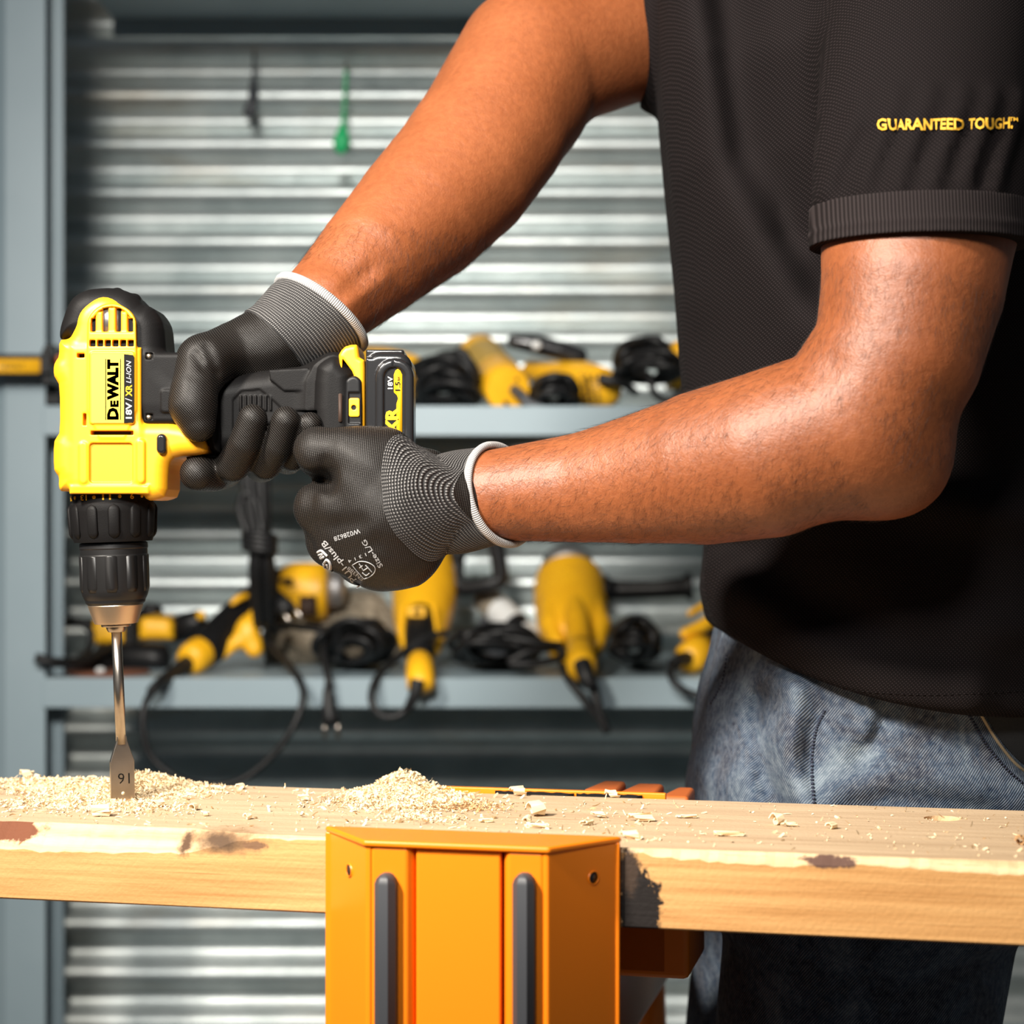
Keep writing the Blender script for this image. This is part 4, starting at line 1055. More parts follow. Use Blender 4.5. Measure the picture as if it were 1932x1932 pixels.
# far (right) hand on the grip
V = Vol((P(308, 945, 1.24).x, 1.185, P(308, 945, 1.24).z), (P(720, 490, 1.27).x, 1.355, P(720, 480, 1.27).z), .00125)
V.pch([(600, 600, 1.275, 86), (560, 625, 1.270, 82), (500, 665, 1.262, 72)], .010)
V.pch([(505, 650, 1.258, 64), (440, 662, 1.248, 54), (388, 684, 1.232, 52)], .012)          # metacarpal of the thumb
V.pch([(385, 684, 1.230, 50), (366, 735, 1.220, 44), (364, 765, 1.218, 42)], .006)           # thumb
V.pch([(364, 765, 1.218, 42), (374, 802, 1.217, 33)], .006)
V.pch([(560, 640, 1.285, 66), (480, 700, 1.300, 62), (440, 770, 1.302, 52)], .012)          # far side of the palm
V.pch([(600, 660, 1.285, 50), (560, 730, 1.300, 48), (540, 790, 1.300, 42)], .012)
def fing(pts): V.pch(pts, .0022)
fing([(430, 770, 1.300, 36), (400, 850, 1.298, 34), (425, 888, 1.272, 33), (402, 895, 1.248, 33), (372, 893, 1.232, 33)])   # index on the trigger
fing([(470, 780, 1.304, 36), (440, 868, 1.300, 34), (428, 884, 1.262, 32), (440, 878, 1.234, 32), (462, 836, 1.2225, 31), (477, 790, 1.2175, 28)])   # middle
fing([(515, 785, 1.304, 36), (500, 868, 1.300, 33), (493, 880, 1.264, 31), (502, 876, 1.238, 30), (524, 842, 1.226, 29), (539, 793, 1.2195, 27)])   # ring
fing([(560, 780, 1.302, 33), (548, 858, 1.298, 30), (543, 868, 1.264, 28), (552, 862, 1.240, 27), (570, 835, 1.230, 26), (585, 800, 1.224, 23)])   # little
V.ridge([(362, 665), (378, 690), (398, 700)], 1.20, -.0022, .0030, 1.24)
V.ridge([(382, 650), (396, 680), (404, 712)], 1.20, -.0020, .0030, 1.24)
V.ridge([(350, 705), (375, 712), (396, 725)], 1.19, -.0008, .0030, 1.22)
V.ridge([(352, 820), (374, 826), (396, 815)], 1.19, -.0005, .0030, 1.22)
V.ridge([(440, 690), (500, 690), (560, 665)], 1.22, -.0012, .006, 1.27)
gr = mk('glove', V.mesh(2), MT['glove_r'], man, label='far glove, wrapped around the drill grip')
kR = [ring_at(519, 655, 1.267, -14, 118, -118, 86, 80), ring_at(532, 645, 1.268, -15, 120, -120, 86, 82), ring_at(560, 624, 1.270, -16, 122, -140, 92, 88), ring_at(585, 605, 1.274, -17, 122, -152, 98, 94), ring_at(603, 594, 1.277, -18, 122, -161, 101, 97)]
bpy.context.view_layer.update()
glove_cuff('cuff', interp_rings(kR, 7), MT['cuff'], gr, over=gr)
edge_ring(ring_at(606, 591, 1.278, -18, 122, -161, 101.5, 97.5), .0024, gr)

# ---- hair on the forearms
def arm_hair(n):
    me = body.data; og = ORG[body]; co = np.empty(len(me.vertices)*3, np.float32); me.vertices.foreach_get('co', co); co = co.reshape(-1, 3)
    no = np.empty(len(me.vertices)*3, np.float32); me.vertices.foreach_get('normal', no); no = no.reshape(-1, 3)
    ax_all = px_chain(LA[1:8])+px_chain(RA[1:7]); pr = []
    w = co+np.array(og); sel = np.zeros(len(w), bool); dirs = np.zeros_like(w)
    for L_, lim in ((px_chain(LA[1:9]), 1), (px_chain(RA[1:7]), 1)):
        for (a, ra), (b_, rb) in zip(L_[:-1], L_[1:]):
            e = np.array(b_-a); l2 = e@e; t_ = ((w-np.array(a))@e)/l2; q = w-np.array(a)-np.outer(np.clip(t_, 0, 1), e)
            ok = (t_ > 0) & (t_ < 1) & (np.linalg.norm(q, axis=1) < max(ra, rb)*1.25)
            sel |= ok; dirs[ok] = -e/np.linalg.norm(e)
    idx = np.nonzero(sel & (w[:, 2] < 1.285))[0]; ch = rng.choice(idx, n); Vv = []; Fs = []
    for i in ch:
        nn = no[i]; d = dirs[i]*.5+np.array((0, 0, -.62))+rng.normal(0, .35, 3); d -= nn*(d@nn); d /= np.linalg.norm(d)+1e-9
        p = w[i]+rng.normal(0, .0012, 3)*1.0; p = p-nn*((p-w[i])@nn); L_ = rng.uniform(.004, .011); r0 = .000045
        s_ = np.cross(d, nn); base = len(Vv)
        lf = rng.uniform(.05, .45)
        for t_ in (0, .5, 1):
            q = p+d*L_*t_+nn*(L_*lf*t_*(1-.55*t_))-nn*.0002; r = r0*(1-.75*t_)
            Vv += [q+s_*r, q-s_*r*.5+nn*r, q-s_*r*.5-nn*r]
        for j in (0, 1):
            for k in range(3): Fs.append((base+j*3+k, base+j*3+(k+1) % 3, base+(j+1)*3+(k+1) % 3, base+(j+1)*3+k))
    o = mk('arm_hair', (np.array(Vv), np.array(Fs)), MT['hair'], man); o['kind'] = 'stuff'
arm_hair(15000)

# ------------------------------------------------------------------ cords and power tools on the rack
def lat(pts, n=28):
    """solid of revolution along a polyline of (px, py, Y, r px)"""
    C = [P(a, b, y) for a, b, y, r in pts]; R_ = [m_(r, y) for a, b, y, r in pts]; V_ = []; Fs = []
    for i, c in enumerate(C):
        d = (C[min(i+1, len(C)-1)]-C[max(i-1, 0)])
        if d.length < 1e-9: d = C[-1]-C[0]
        d, u, w = frame(d)
        for k in range(n):
            a = 2*math.pi*k/n; V_.append(c+(u*math.cos(a)+w*math.sin(a))*R_[i])
    for j in range(len(C)-1):
        for k in range(n): Fs.append((j*n+k, j*n+(k+1) % n, (j+1)*n+(k+1) % n, (j+1)*n+k))
    Fs.append(tuple(range(n-1, -1, -1))); Fs.append(tuple((len(C)-1)*n+k for k in range(n)))
    return V_, Fs
def ptube(pts, r, n=8, per=6, closed=False, taper=None): return tube([P(a, b, y) for a, b, y in pts], r, n, per, closed, taper)
def ground(vf, z, lift=0.0003):
    V_, Fs = vf; dz = z+lift-min(p[2] for p in V_); return [Vector((p[0], p[1], p[2]+dz)) for p in V_], Fs
def coil_vf(cx, cy, Y, rx, ry, n, dep=.05, r=.0042, seed=1, tilt=.3):
    R_ = random.Random(seed); out = []
    for i in range(n):
        a0 = R_.uniform(0, 6.28); sx = rx*R_.uniform(.62, 1.0); sy = ry*R_.uniform(.62, 1.0); ox = R_.uniform(-.2, .2)*rx; oy = ry-sy; yy = Y+dep*(i/(max(1, n-1))-.5)
        t1 = R_.uniform(-tilt, tilt); t2 = R_.uniform(-.35, .35); pts = []
        for k in range(11):
            a = a0+2*math.pi*k/11; x = math.cos(a)*sx; y = math.sin(a)*sy*R_.uniform(.9, 1.08)
            xr = x*math.cos(t2)-y*math.sin(t2); yr = x*math.sin(t2)*.5+y
            pts.append((cx+ox+xr, min(cy+oy+yr, cy+ry), yy+dep*.5*math.sin(a+t1*3)))
        out.append(ptube(pts, r, 7, 4, True))
    return join(*out)
def coil(label, cx, cy, Y, rx, ry, n, z, extra=(), **k):
    k2 = dict(k); k2['seed'] = k.get('seed', 1)+77
    vf = join(coil_vf(cx, cy, Y, rx, ry, n, **k), coil_vf(cx, cy+ry*.28, Y+.004, rx*.8, ry*.72, n, **k2), coil_vf(cx, cy+ry*.5, Y-.008, rx*1.05, ry*.5, max(4, n//2), **k2), *extra)
    if z is not None: vf = ground(vf, z)
    return setp(mk('cord_coil', vf, MT['cord'], None, label=label), label, 'cord', 'coiled black power cords on the rack')

# ---- upper shelf
t_ = thing('bar_clamp', P(108, 757, 2.33), 'black bar clamp with yellow sticker standing on left end of upper shelf', 'clamp')
mk('bar', pxprism([(-70, 669), (100, 669), (100, 707), (-70, 707)], 2.255, 2.275), MT['blackp'], t_, bevel=.002)
st_ = mk('sticker', pxprism(rrect(-60, 677, 76, 704, 4), 2.2540, 2.2552), MT['yellow_bg'], t_)
mk('lettering', fit_text('DEWALT', lambda a, b: P(0+a, 696-b, 2.2538), 46, 10, .01), MT['black_print'], st_, smooth=False)
mk('jaw', pxprism([(94, 730), (94, 668), (103, 652), (109, 652), (113, 672), (113, 730)], 2.262, 2.345), MT['blackp'], t_, bevel=.002)
mk('jaw_foot', ground(pxprism([(94, 728), (126, 728), (126, 760), (94, 760)], 2.30, 2.36), ZU), MT['blackp'], t_, bevel=.003)
mk('pad', pxprism([(113, 673), (124, 673), (124, 692), (113, 692)], 2.27, 2.31), MT['brick'], t_, bevel=.002)

t_ = thing('small_grinder', P(740, 765, 2.42), 'yellow grinder mostly hidden behind the battery of the drill', 'grinder', None)
mk('body', lat([(676, 676, 2.50, 6), (684, 678, 2.50, 26), (725, 690, 2.46, 34), (768, 704, 2.43, 38), (788, 716, 2.41, 38), (800, 722, 2.40, 30), (803, 723, 2.40, 10)]), MT['yellow_bg'], t_)
mk('gear_head', lat([(745, 742, 2.44, 26), (790, 742, 2.42, 26), (798, 742, 2.42, 18)]), MT['blackp'], t_)
coil('tangled black cord coil with a tall loop, right of the battery', 838, 718, 2.40, 62, 48, 11, ZU, extra=(ptube([(865, 720, 2.36), (858, 680, 2.36), (868, 662, 2.36), (884, 678, 2.36), (893, 720, 2.38), (905, 757, 2.39)], .0042), ptube([(785, 700, 2.37), (840, 690, 2.35), (862, 715, 2.34), (850, 750, 2.34), (800, 748, 2.36)], .0045)), dep=.09, seed=3)

t_ = thing('die_grinder', P(945, 765, 2.42), 'yellow round-bodied grinder seen from its tail end with three dark holes', 'grinder')
mk('body', lat([(902, 668, 2.55, 20), (904, 671, 2.545, 41), (908, 676, 2.53, 43), (911, 680, 2.52, 41), (944, 718, 2.39, 42), (945, 719, 2.386, 44.5), (956, 732, 2.345, 44.5), (958, 735, 2.338, 41), (959, 736, 2.336, 8)]), MT['yellow_bg'], t_, split=40)
mk('label_band', lat([(913, 682, 2.512, 42.2), (938, 711, 2.413, 42.8)]), MT['mustard'], t_, split=40, label='dull mustard sticker band')
dv = (P(959, 736, 2.336)-P(902, 668, 2.55)).normalized()
for a, b, r in ((938, 733, 6.5), (955, 709, 4), (955, 761, 4.5), (975, 715, 3.5)):
    c = P(a, b, 2.3365); mk('vent_hole', lathe(c-dv*.004, c+dv*.0022, [(0, m_(r, 2.33)), (1, m_(r, 2.33))], 14), MT['darkhole'], t_)
mk('cord', ptube([(970, 735, 2.34), (986, 748, 2.32), (1000, 762, 2.315), (1030, 768, 2.315), (1060, 762, 2.33)], .0060, 10, 6, False, lambda s: 1.15-.5*s), MT['griprub'], t_)
coil('round bundle of black cord between the two yellow grinders', 1045, 738, 2.37, 42, 29, 12, ZU, dep=.08, seed=5)
t_ = thing('angle_grinder', P(1090, 765, 2.42), 'yellow grinder on the upper shelf with black cord leaving its vented end', 'grinder')
mk('body', lat([(996, 696, 2.52, 14), (1003, 698, 2.515, 21), (1040, 706, 2.48, 24), (1075, 714, 2.44, 33), (1100, 722, 2.41, 41), (1130, 732, 2.375, 41), (1145, 737, 2.36, 34), (1151, 739, 2.355, 18)]), MT['yellow_bg'], t_)
for i in range(7):
    for j in range(3):
        c = P(1096+j*12+i*1.5, 708+i*8, 2.345+j*.004); mk('vent_slot', box(c, (.0035, .02, .0016)), MT['darkhole'], t_, smooth=False)
mk('cord', ptube([(1132, 715, 2.34), (1155, 718, 2.335), (1172, 722, 2.34), (1200, 740, 2.36)], .0062, 10, 6, False, lambda s: 1.2-.5*s), MT['cord'], t_)
t_ = thing('sander_grip', P(1030, 690, 2.45), 'flat black tool grip with round white button lying across the yellow grinder', 'tool grip')
V = Vol((P(945, 700, 2.45).x, 2.40, P(945, 700, 2.45).z), (P(1120, 615, 2.45).x, 2.50, P(945, 615, 2.45).z), .0022)
V.pch([(972, 644, 2.45, 15), (1010, 650, 2.45, 19), (1060, 662, 2.45, 19), (1092, 672, 2.45, 17)], .006)
mk('body', V.mesh(1), MT['gloss'], t_)
mk('button', lathe(P(1012, 651, 2.438), P(1012, 651, 2.424), [(0, m_(9, 2.43)), (.8, m_(9, 2.43)), (1, m_(6, 2.43))], 18), MT['whitep'], t_)
coil('loose black cord heap right of the vented grinder', 1222, 728, 2.39, 58, 40, 13, ZU, extra=(ptube([(1190, 752, 2.34), (1222, 758, 2.30), (1228, 775, 2.285), (1240, 800, 2.285), (1275, 808, 2.285), (1300, 770, 2.285), (1330, 745, 2.31)], .0042),), dep=.10, seed=8)
t_ = thing('jigsaw', P(1290, 765, 2.42), 'yellow and black jigsaw half hidden behind the front of the polo shirt', 'saw')
V = Vol((P(1250, 770, 2.42).x, 2.36, P(1250, 770, 2.42).z), (P(1360, 630, 2.42).x, 2.48, P(1250, 630, 2.42).z), .002)
V.slab([(1262, 732), (1259, 690), (1266, 650), (1285, 639), (1340, 645), (1350, 735)], 2.375, 2.465, .018, Y=2.40)
mk('body', V.mesh(), MT['yellow_bg'], t_)
mk('base', ground(pxprism([(1268, 728), (1350, 728), (1350, 765), (1272, 765)], 2.385, 2.455), ZU), MT['blackp'], t_, bevel=.004)
mk('switch', pxprism([(1281, 670), (1300, 670), (1300, 715), (1281, 715)], 2.37, 2.40), MT['blackp'], t_, bevel=.003)

# ---- lower shelf
t_ = thing('rotary_hammer', P(260, 1268, 2.45), 'yellow and black power tool lying behind the drill bit on lower shelf', 'power tool')
V = Vol((P(165, 1225, 2.5).x, 2.44, P(165, 1225, 2.5).z), (P(345, 1150, 2.5).x, 2.58, P(165, 1150, 2.5).z), .0022)
V.slab([(176, 1214), (174, 1180), (182, 1166), (236, 1164), (243, 1172), (243, 1214)], 2.46, 2.56, .010, Y=2.48)
V.slab([(266, 1206), (266, 1172), (274, 1163), (322, 1166), (331, 1176), (331, 1206)], 2.46, 2.56, .010, Y=2.48)
mk('body', V.mesh(), MT['yellow_bg'], t_)
mk('grip', lat([(186, 1238, 2.46, 14), (190, 1238, 2.46, 24), (230, 1240, 2.45, 29), (290, 1242, 2.44, 29), (312, 1243, 2.44, 27), (322, 1243, 2.44, 12)]), MT['blackp'], t_)
mk('strap', pxprism([(243, 1160), (267, 1160), (267, 1216), (243, 1216)], 2.462, 2.55), MT['blackp'], t_, bevel=.004)
mk('nose', ground(lat([(262, 1162, 2.56, 10), (278, 1150, 2.56, 16), (300, 1152, 2.56, 14), (304, 1158, 2.56, 6)]), P(0, 1172, 2.56).z), MT['blackp'], t_)
mk('rear_cap', lat([(326, 1190, 2.50, 24), (352, 1182, 2.49, 27), (378, 1172, 2.48, 24), (388, 1168, 2.48, 10)]), MT['blackp'], t_)
mk('lock_button', lat([(374, 1158, 2.47, 5), (380, 1162, 2.45, 9), (381, 1163, 2.445, 4)]), MT['yellow_bg'], t_)
vf = join(ptube([(66, 1238, 2.28), (110, 1247, 2.29), (160, 1243, 2.34), (200, 1222, 2.40), (220, 1214, 2.43)], .0062), ptube([(86, 1240, 2.36), (110, 1258, 2.36), (170, 1252, 2.38), (215, 1250, 2.41)], .0055),
          ptube([(91, 1240, 2.37), (90, 1185, 2.40), (100, 1169, 2.42), (130, 1168, 2.45), (175, 1171, 2.46)], .0045), ptube([(120, 1174, 2.45), (150, 1173, 2.46), (172, 1190, 2.46), (166, 1225, 2.45), (150, 1240, 2.42)], .0045),
          ptube([(100, 1250, 2.35), (140, 1244, 2.37), (190, 1236, 2.40), (205, 1226, 2.42)], .0045))
o = mk('power_cord', ground(vf, ZL), MT['cord']); setp(o, 'black cord looped over left end of the lower shelf beside the post', 'cord')
t_ = thing('grinding_disc', P(205, 1272, 2.355), 'flat brown grinding disc with pale hub lying on lower shelf edge', 'grinding disc')
cx_ = P(205, 1272, 2.358); c = Vector((cx_.x, 2.358, ZL+.0004))
mk('disc', lathe(c, c+Vector((0, 0, .003)), [(0, .0485), (.7, .0485), (1, .047)], 40), MT['disc'], t_, split=40)
c2_ = Vector((P(189, 0, 2.33).x, 2.332, ZL+.0035)); mk('hub', lathe(c2_, c2_+Vector((0, 0, .006)), [(0, .0055), (.6, .0058), (1, .003)], 16), MT['whitep'], t_)

t_ = thing('slim_grinder', P(450, 1268, 2.42), 'slim black and yellow grinder leaning up behind the hanging cord bundle', 'grinder')
mk('body', lat([(372, 1240, 2.36, 22), (380, 1233, 2.37, 33), (410, 1206, 2.40, 38), (450, 1172, 2.45, 41), (500, 1130, 2.50, 40), (535, 1102, 2.53, 34), (545, 1094, 2.54, 18)]), MT['blackp'], t_)
mk('tail', ground(lat([(395, 1228, 2.385, 26), (380, 1240, 2.37, 31), (364, 1251, 2.355, 31), (355, 1257, 2.347, 26), (353, 1258, 2.345, 16)]), ZL), MT['yellow_bg'], t_)
V = Vol((P(400, 1250, 2.42).x, 2.36, P(400, 1250, 2.42).z), (P(510, 1130, 2.42).x, 2.46, P(400, 1130, 2.42).z), .0022)
V.pch([(420, 1236, 2.385, 9), (442, 1214, 2.385, 13), (464, 1194, 2.395, 15)], .004); V.pch([(464, 1192, 2.395, 16), (488, 1150, 2.41, 12)], .01); V.pch([(470, 1182, 2.395, 18), (480, 1224, 2.39, 17)], .012)
mk('paddle_switch', V.mesh(1), MT['yellow_bg'], t_)
for pts in ([(438, 1138, 2.415, 5), (450, 1129, 2.42, 7), (464, 1124, 2.43, 6)], [(482, 1116, 2.46, 6), (490, 1110, 2.465, 7)]):
    V = Vol((P(430, 1150, 2.45).x, 2.39, P(430, 1150, 2.45).z), (P(500, 1095, 2.45).x, 2.49, P(430, 1095, 2.45).z), .0018); V.pch(pts, .004); mk('side_badge', V.mesh(1), MT['yellow_bg'], t_)
mk('guard', lat([(528, 1112, 2.50, 22), (534, 1112, 2.50, 42), (552, 1112, 2.50, 50), (585, 1114, 2.50, 53), (606, 1116, 2.50, 55), (616, 1116, 2.50, 52), (620, 1116, 2.50, 30)]), MT['yellow_bg'], t_)
mk('vent', lat([(566, 1144, 2.452, 20), (596, 1144, 2.452, 20)], 16), MT['darkhole'], t_)
mk('vent', lat([(530, 1096, 2.462, 5), (550, 1095, 2.455, 5)], 10), MT['darkhole'], t_)
mk('gear_case', lat([(618, 1112, 2.50, 36), (640, 1110, 2.50, 36), (652, 1110, 2.50, 28), (655, 1110, 2.50, 10)]), MT['alum'], t_)
mk('power_cord', join(ptube([(356, 1250, 2.35), (330, 1268, 2.32), (300, 1291, 2.275), (284, 1306, 2.262)], .0092, 10, 6, False, lambda s: 1.1-.45*s),
     ptube([(287, 1303, 2.264), (274, 1330, 2.25), (270, 1372, 2.245), (284, 1425, 2.245), (330, 1465, 2.245), (390, 1483, 2.25), (450, 1474, 2.25), (510, 1430, 2.25), (555, 1368, 2.25), (572, 1312, 2.26), (560, 1275, 2.285), (530, 1238, 2.36), (505, 1205, 2.40), (500, 1165, 2.41)], .0042)), MT['cord'], t_)

# bundle tied up and slung over the upper shelf
parts_ = []
for i, (dx, dy) in enumerate(((-16, .0), (-6, -.006), (5, .002), (14, -.004), (22, .004))):
    parts_.append(ptube([(478+dx*.8, 790, 2.288), (478+dx*1.1, 900, 2.286+dy), (487+dx*.8, 1000, 2.286+dy), (490+dx*.75, 1020, 2.286+dy), (492+dx, 1090, 2.30+dy), (496+dx*.7, 1180, 2.36+dy)], .0046))
    parts_.append(ptube([(478+dx*.8, 790, 2.288), (480+dx*.8, 762, 2.287), (482+dx*.8, 752, 2.30), (484+dx*.8, 750, 2.34), (490+dx, 752, 2.40+dy)], .0046))
parts_ += [ptube([(466, 1008, 2.275), (452, 960, 2.28), (462, 930, 2.28), (482, 945, 2.28), (494, 990, 2.28), (488, 1020, 2.275)], .0044)]
for k in range(4):
    parts_.append(tube([P(490+28*math.cos(a), 1010+k*9+4*math.cos(a), 2.288+.019*math.sin(a)) for a in [2*math.pi*q/10 for q in range(10)]], .0046, 8, 4, True))
t_ = thing('cord_bundle', P(490, 1180, 2.33), 'bundled black cord tied in its middle, hanging down from the upper shelf', 'cord')
mk('cord', join(*parts_), MT['cord'], t_)
mk('plug', lat([(506, 1112, 2.36, 10), (520, 1128, 2.345, 16), (538, 1146, 2.335, 17), (545, 1153, 2.33, 14)], 16), MT['cord'], t_)
for a, b in ((532, 1146), (553, 1138)):
    mk('prong', tube([P(a-6, b-4, 2.335), P(a+14, b+26, 2.315)], .0024, 8, 1), MT['steel'], t_)

V = Vol((P(490, 1275, 2.5).x, 2.44, ZL-.004), (P(770, 1115, 2.5).x, 2.66, ZL+.115), .003)
V.ell(P(672, 1182, 2.57), (.055, .06, .045), .02); V.ell(P(560, 1205, 2.55), (.05, .06, .043), .02); V.ell(P(620, 1215, 2.56), (.06, .06, .035), .02); V.ell(P(715, 1215, 2.56), (.035, .05, .03), .02)
nx = V.v.shape; V.v += (np.kron(rng.normal(0, .0022, tuple(int(math.ceil(q/4)) for q in nx)), np.ones((4, 4, 4)))[:nx[0], :nx[1], :nx[2]]).astype(np.float32)
V.op((-1, 0, ZL-.1), (1, 3, ZL+.0005), lambda X, Y, Z: Z-(ZL+.0005)+0*X+0*Y, 0, 'cut')
o = mk('polishing_bonnet', V.mesh(1), MT['cream']); setp(o, 'cream fleece polishing bonnet lying crumpled between the slim grinder and the cord coil', 'polishing bonnet')

t_ = thing('cord_coil', P(660, 1268, 2.40), 'coiled black cord whose two-pin plug hangs below the lower shelf', 'cord')
mk('cord', join(ground(join(coil_vf(668, 1224, 2.40, 70, 40, 14, dep=.08, seed=11), coil_vf(668, 1238, 2.39, 46, 26, 11, dep=.07, seed=12)), ZL), ptube([(620, 1215, 2.36), (610, 1225, 2.32), (616, 1262, 2.29), (620, 1285, 2.28), (619, 1300, 2.28)], .0046),
     ptube([(505, 1190, 2.42), (545, 1180, 2.40), (600, 1187, 2.38), (650, 1190, 2.36), (690, 1205, 2.36)], .0046)), MT['cord'], t_)
mk('plug', lat([(619, 1296, 2.28, 7), (619, 1302, 2.28, 10), (620, 1330, 2.278, 13), (623, 1352, 2.277, 17), (626, 1366, 2.277, 16)], 16), MT['cord'], t_)
for x in (613, 638): mk('prong', tube([P(x-1, 1358, 2.277), P(x, 1394, 2.277)], .0026, 8, 1), MT['steel'], t_)

t_ = thing('loop_handle_grinder', P(800, 1270, 2.45), 'yellow grinder with black loop handle, tail hanging over the lower shelf below the near glove', 'grinder')
mk('body', lat([(804, 1060, 2.60, 30), (804, 1064, 2.59, 54), (803, 1080, 2.57, 60), (800, 1130, 2.52, 60), (797, 1170, 2.47, 54), (795, 1210, 2.42, 42), (794, 1232, 2.395, 28)]), MT['yellow_bg'], t_)
mk('grip', lat([(792, 1150, 2.445, 14), (792, 1160, 2.43, 27), (792, 1200, 2.395, 30), (792, 1235, 2.36, 27), (792, 1258, 2.345, 22)]), MT['blackp'], t_)
mk('badge', pxprism(rrect(769, 1144, 804, 1164, 4), 2.395, 2.42), MT['yellow_bg'], t_, bevel=.002)
mk('badge_inset', pxprism([(780, 1150), (794, 1150), (794, 1158), (780, 1158)], 2.393, 2.40), MT['blackp'], t_)
for x in (757, 822):
    V = Vol((P(x-16, 1250, 2.40).x, 2.36, P(x, 1250, 2.40).z), (P(x+16, 1130, 2.40).x, 2.46, P(x, 1130, 2.40).z), .002)
    V.pch([(x+(793-x)*.15, 1145, 2.43, 7), (x, 1185, 2.41, 7), (x+(793-x)*.18, 1232, 2.385, 6)], .004); mk('side_rail', V.mesh(1), MT['yellow_bg'], t_)
mk('tail', lat([(792, 1244, 2.33, 20), (792, 1254, 2.305, 26), (793, 1275, 2.275, 27), (794, 1296, 2.264, 26), (794, 1303, 2.262, 18)]), MT['yellow_bg'], t_)
mk('power_cord', join(ptube([(788, 1282, 2.252), (782, 1312, 2.250), (768, 1340, 2.254)], .0085, 10, 6, False, lambda s: 1.0-.35*s), ptube([(770, 1337, 2.262), (745, 1352, 2.26), (716, 1348, 2.26), (700, 1318, 2.265), (712, 1278, 2.29), (755, 1236, 2.34), (800, 1205, 2.36), (842, 1194, 2.38)], .0043)), MT['cord'], t_)
mk('loop_handle', ptube([(862, 1060, 2.56), (860, 1085, 2.555), (870, 1108, 2.55), (920, 1103, 2.54), (940, 1096, 2.54), (944, 1080, 2.54), (936, 1030, 2.54), (928, 1000, 2.54), (900, 995, 2.55), (868, 1010, 2.56), (862, 1060, 2.56)], .0105, 10, 5), MT['blackp'], t_)
coil('tangle of black cord between the loop-handled grinder and the big grinder', 935, 1232, 2.40, 80, 36, 13, ZL, extra=(ptube([(865, 1215, 2.35), (940, 1222, 2.32), (1010, 1235, 2.31), (1060, 1240, 2.33)], .0045), ptube([(958, 1272, 2.31), (1000, 1252, 2.31), (1050, 1246, 2.33), (1062, 1262, 2.32), (1010, 1275, 2.30), (960, 1276, 2.30)], .0045)), dep=.10, seed=15)
t_ = thing('canister', P(960, 1200, 2.56), 'white canister with black band lying slantwise behind the cord tangle', 'canister')
cp = [(915, 1128, 2.60), (942, 1152, 2.575), (972, 1180, 2.545), (990, 1197, 2.53), (1008, 1212, 2.515)]
for (a, b_), mt_, nm in (((0, 1), 'cream', 'shoulder'), ((1, 2), 'whitep', 'sleeve'), ((2, 3), 'blackp', 'band'), ((3, 4), 'whitep', 'cap')):
    A = cp[a]; B = cp[b_]; mk(nm, lat([(A[0], A[1], A[2], 20), (A[0], A[1], A[2], 27), (B[0], B[1], B[2], 27), (B[0], B[1], B[2], 20)]), MT[mt_], t_, split=40)
mk('foot', ground(pxprism([(905, 1180), (985, 1225), (985, 1262), (905, 1262)], 2.54, 2.62), ZL), MT['griprub'], t_)

t_ = thing('large_grinder', P(1085, 1270, 2.45), 'largest yellow grinder on the lower shelf with thick tail pointing at the viewer', 'grinder')
mk('collar', lat([(1070, 1068, 2.645, 30), (1070, 1070, 2.645, 50), (1072, 1090, 2.62, 54)]), MT['alum'], t_)
mk('body', lat([(1073, 1086, 2.625, 40), (1073, 1090, 2.62, 62), (1075, 1108, 2.61, 68), (1078, 1145, 2.555, 70), (1082, 1185, 2.50, 66), (1086, 1210, 2.46, 56), (1088, 1220, 2.445, 40)]), MT['yellow_bg'], t_)
V = Vol((P(1000, 1250, 2.50).x, 2.35, P(1000, 1250, 2.50).z), (P(1160, 1075, 2.5).x, 2.62, P(1000, 1075, 2.5).z), .0026)
V.pch([(1080, 1122, 2.525, 20), (1088, 1170, 2.445, 24), (1094, 1215, 2.385, 24), (1096, 1234, 2.345, 26)], .004)
V.pch([(1036, 1136, 2.515, 16), (1040, 1180, 2.465, 22), (1052, 1214, 2.43, 16)], .004); V.pch([(1120, 1136, 2.515, 16), (1132, 1180, 2.465, 22), (1126, 1214, 2.43, 16)], .004)
V.pch([(1024, 1097, 2.61, 11), (1034, 1108, 2.60, 11)], .004); V.pch([(1124, 1094, 2.61, 11), (1114, 1106, 2.60, 11)], .004)
mk('housing_ribs', V.mesh(1), MT['yellow_bg'], t_)
mk('tail', lat([(1095, 1222, 2.36, 22), (1096, 1232, 2.335, 27), (1097, 1250, 2.292, 29), (1098, 1262, 2.275, 28), (1098, 1268, 2.270, 20)]), MT['yellow_bg'], t_)
mk('power_cord', join(ptube([(1098, 1252, 2.270), (1106, 1275, 2.258), (1116, 1296, 2.255)], .0105, 10, 6, False, lambda s: 1.0-.2*s), ptube([(1115, 1280, 2.272), (1128, 1330, 2.262), (1146, 1384, 2.26)], .0066, 8, 6, False, lambda s: 1.0-.3*s), ptube([(1060, 1255, 2.32), (1072, 1282, 2.275), (1100, 1318, 2.262), (1130, 1358, 2.26), (1148, 1380, 2.26)], .0046)), MT['cord'], t_)
mk('side_handle', lat([(1138, 1112, 2.56, 8), (1140, 1112, 2.56, 27), (1146, 1112, 2.56, 27), (1152, 1112, 2.56, 19), (1180, 1113, 2.55, 18), (1240, 1112, 2.54, 17), (1290, 1108, 2.53, 19), (1299, 1107, 2.53, 27), (1304, 1106, 2.53, 28), (1307, 1106, 2.53, 12)]), MT['blackp'], t_)
coil('wound black cord right of the big grinder, under its side handle', 1198, 1232, 2.42, 40, 38, 12, ZL, dep=.12, seed=21, tilt=.8)
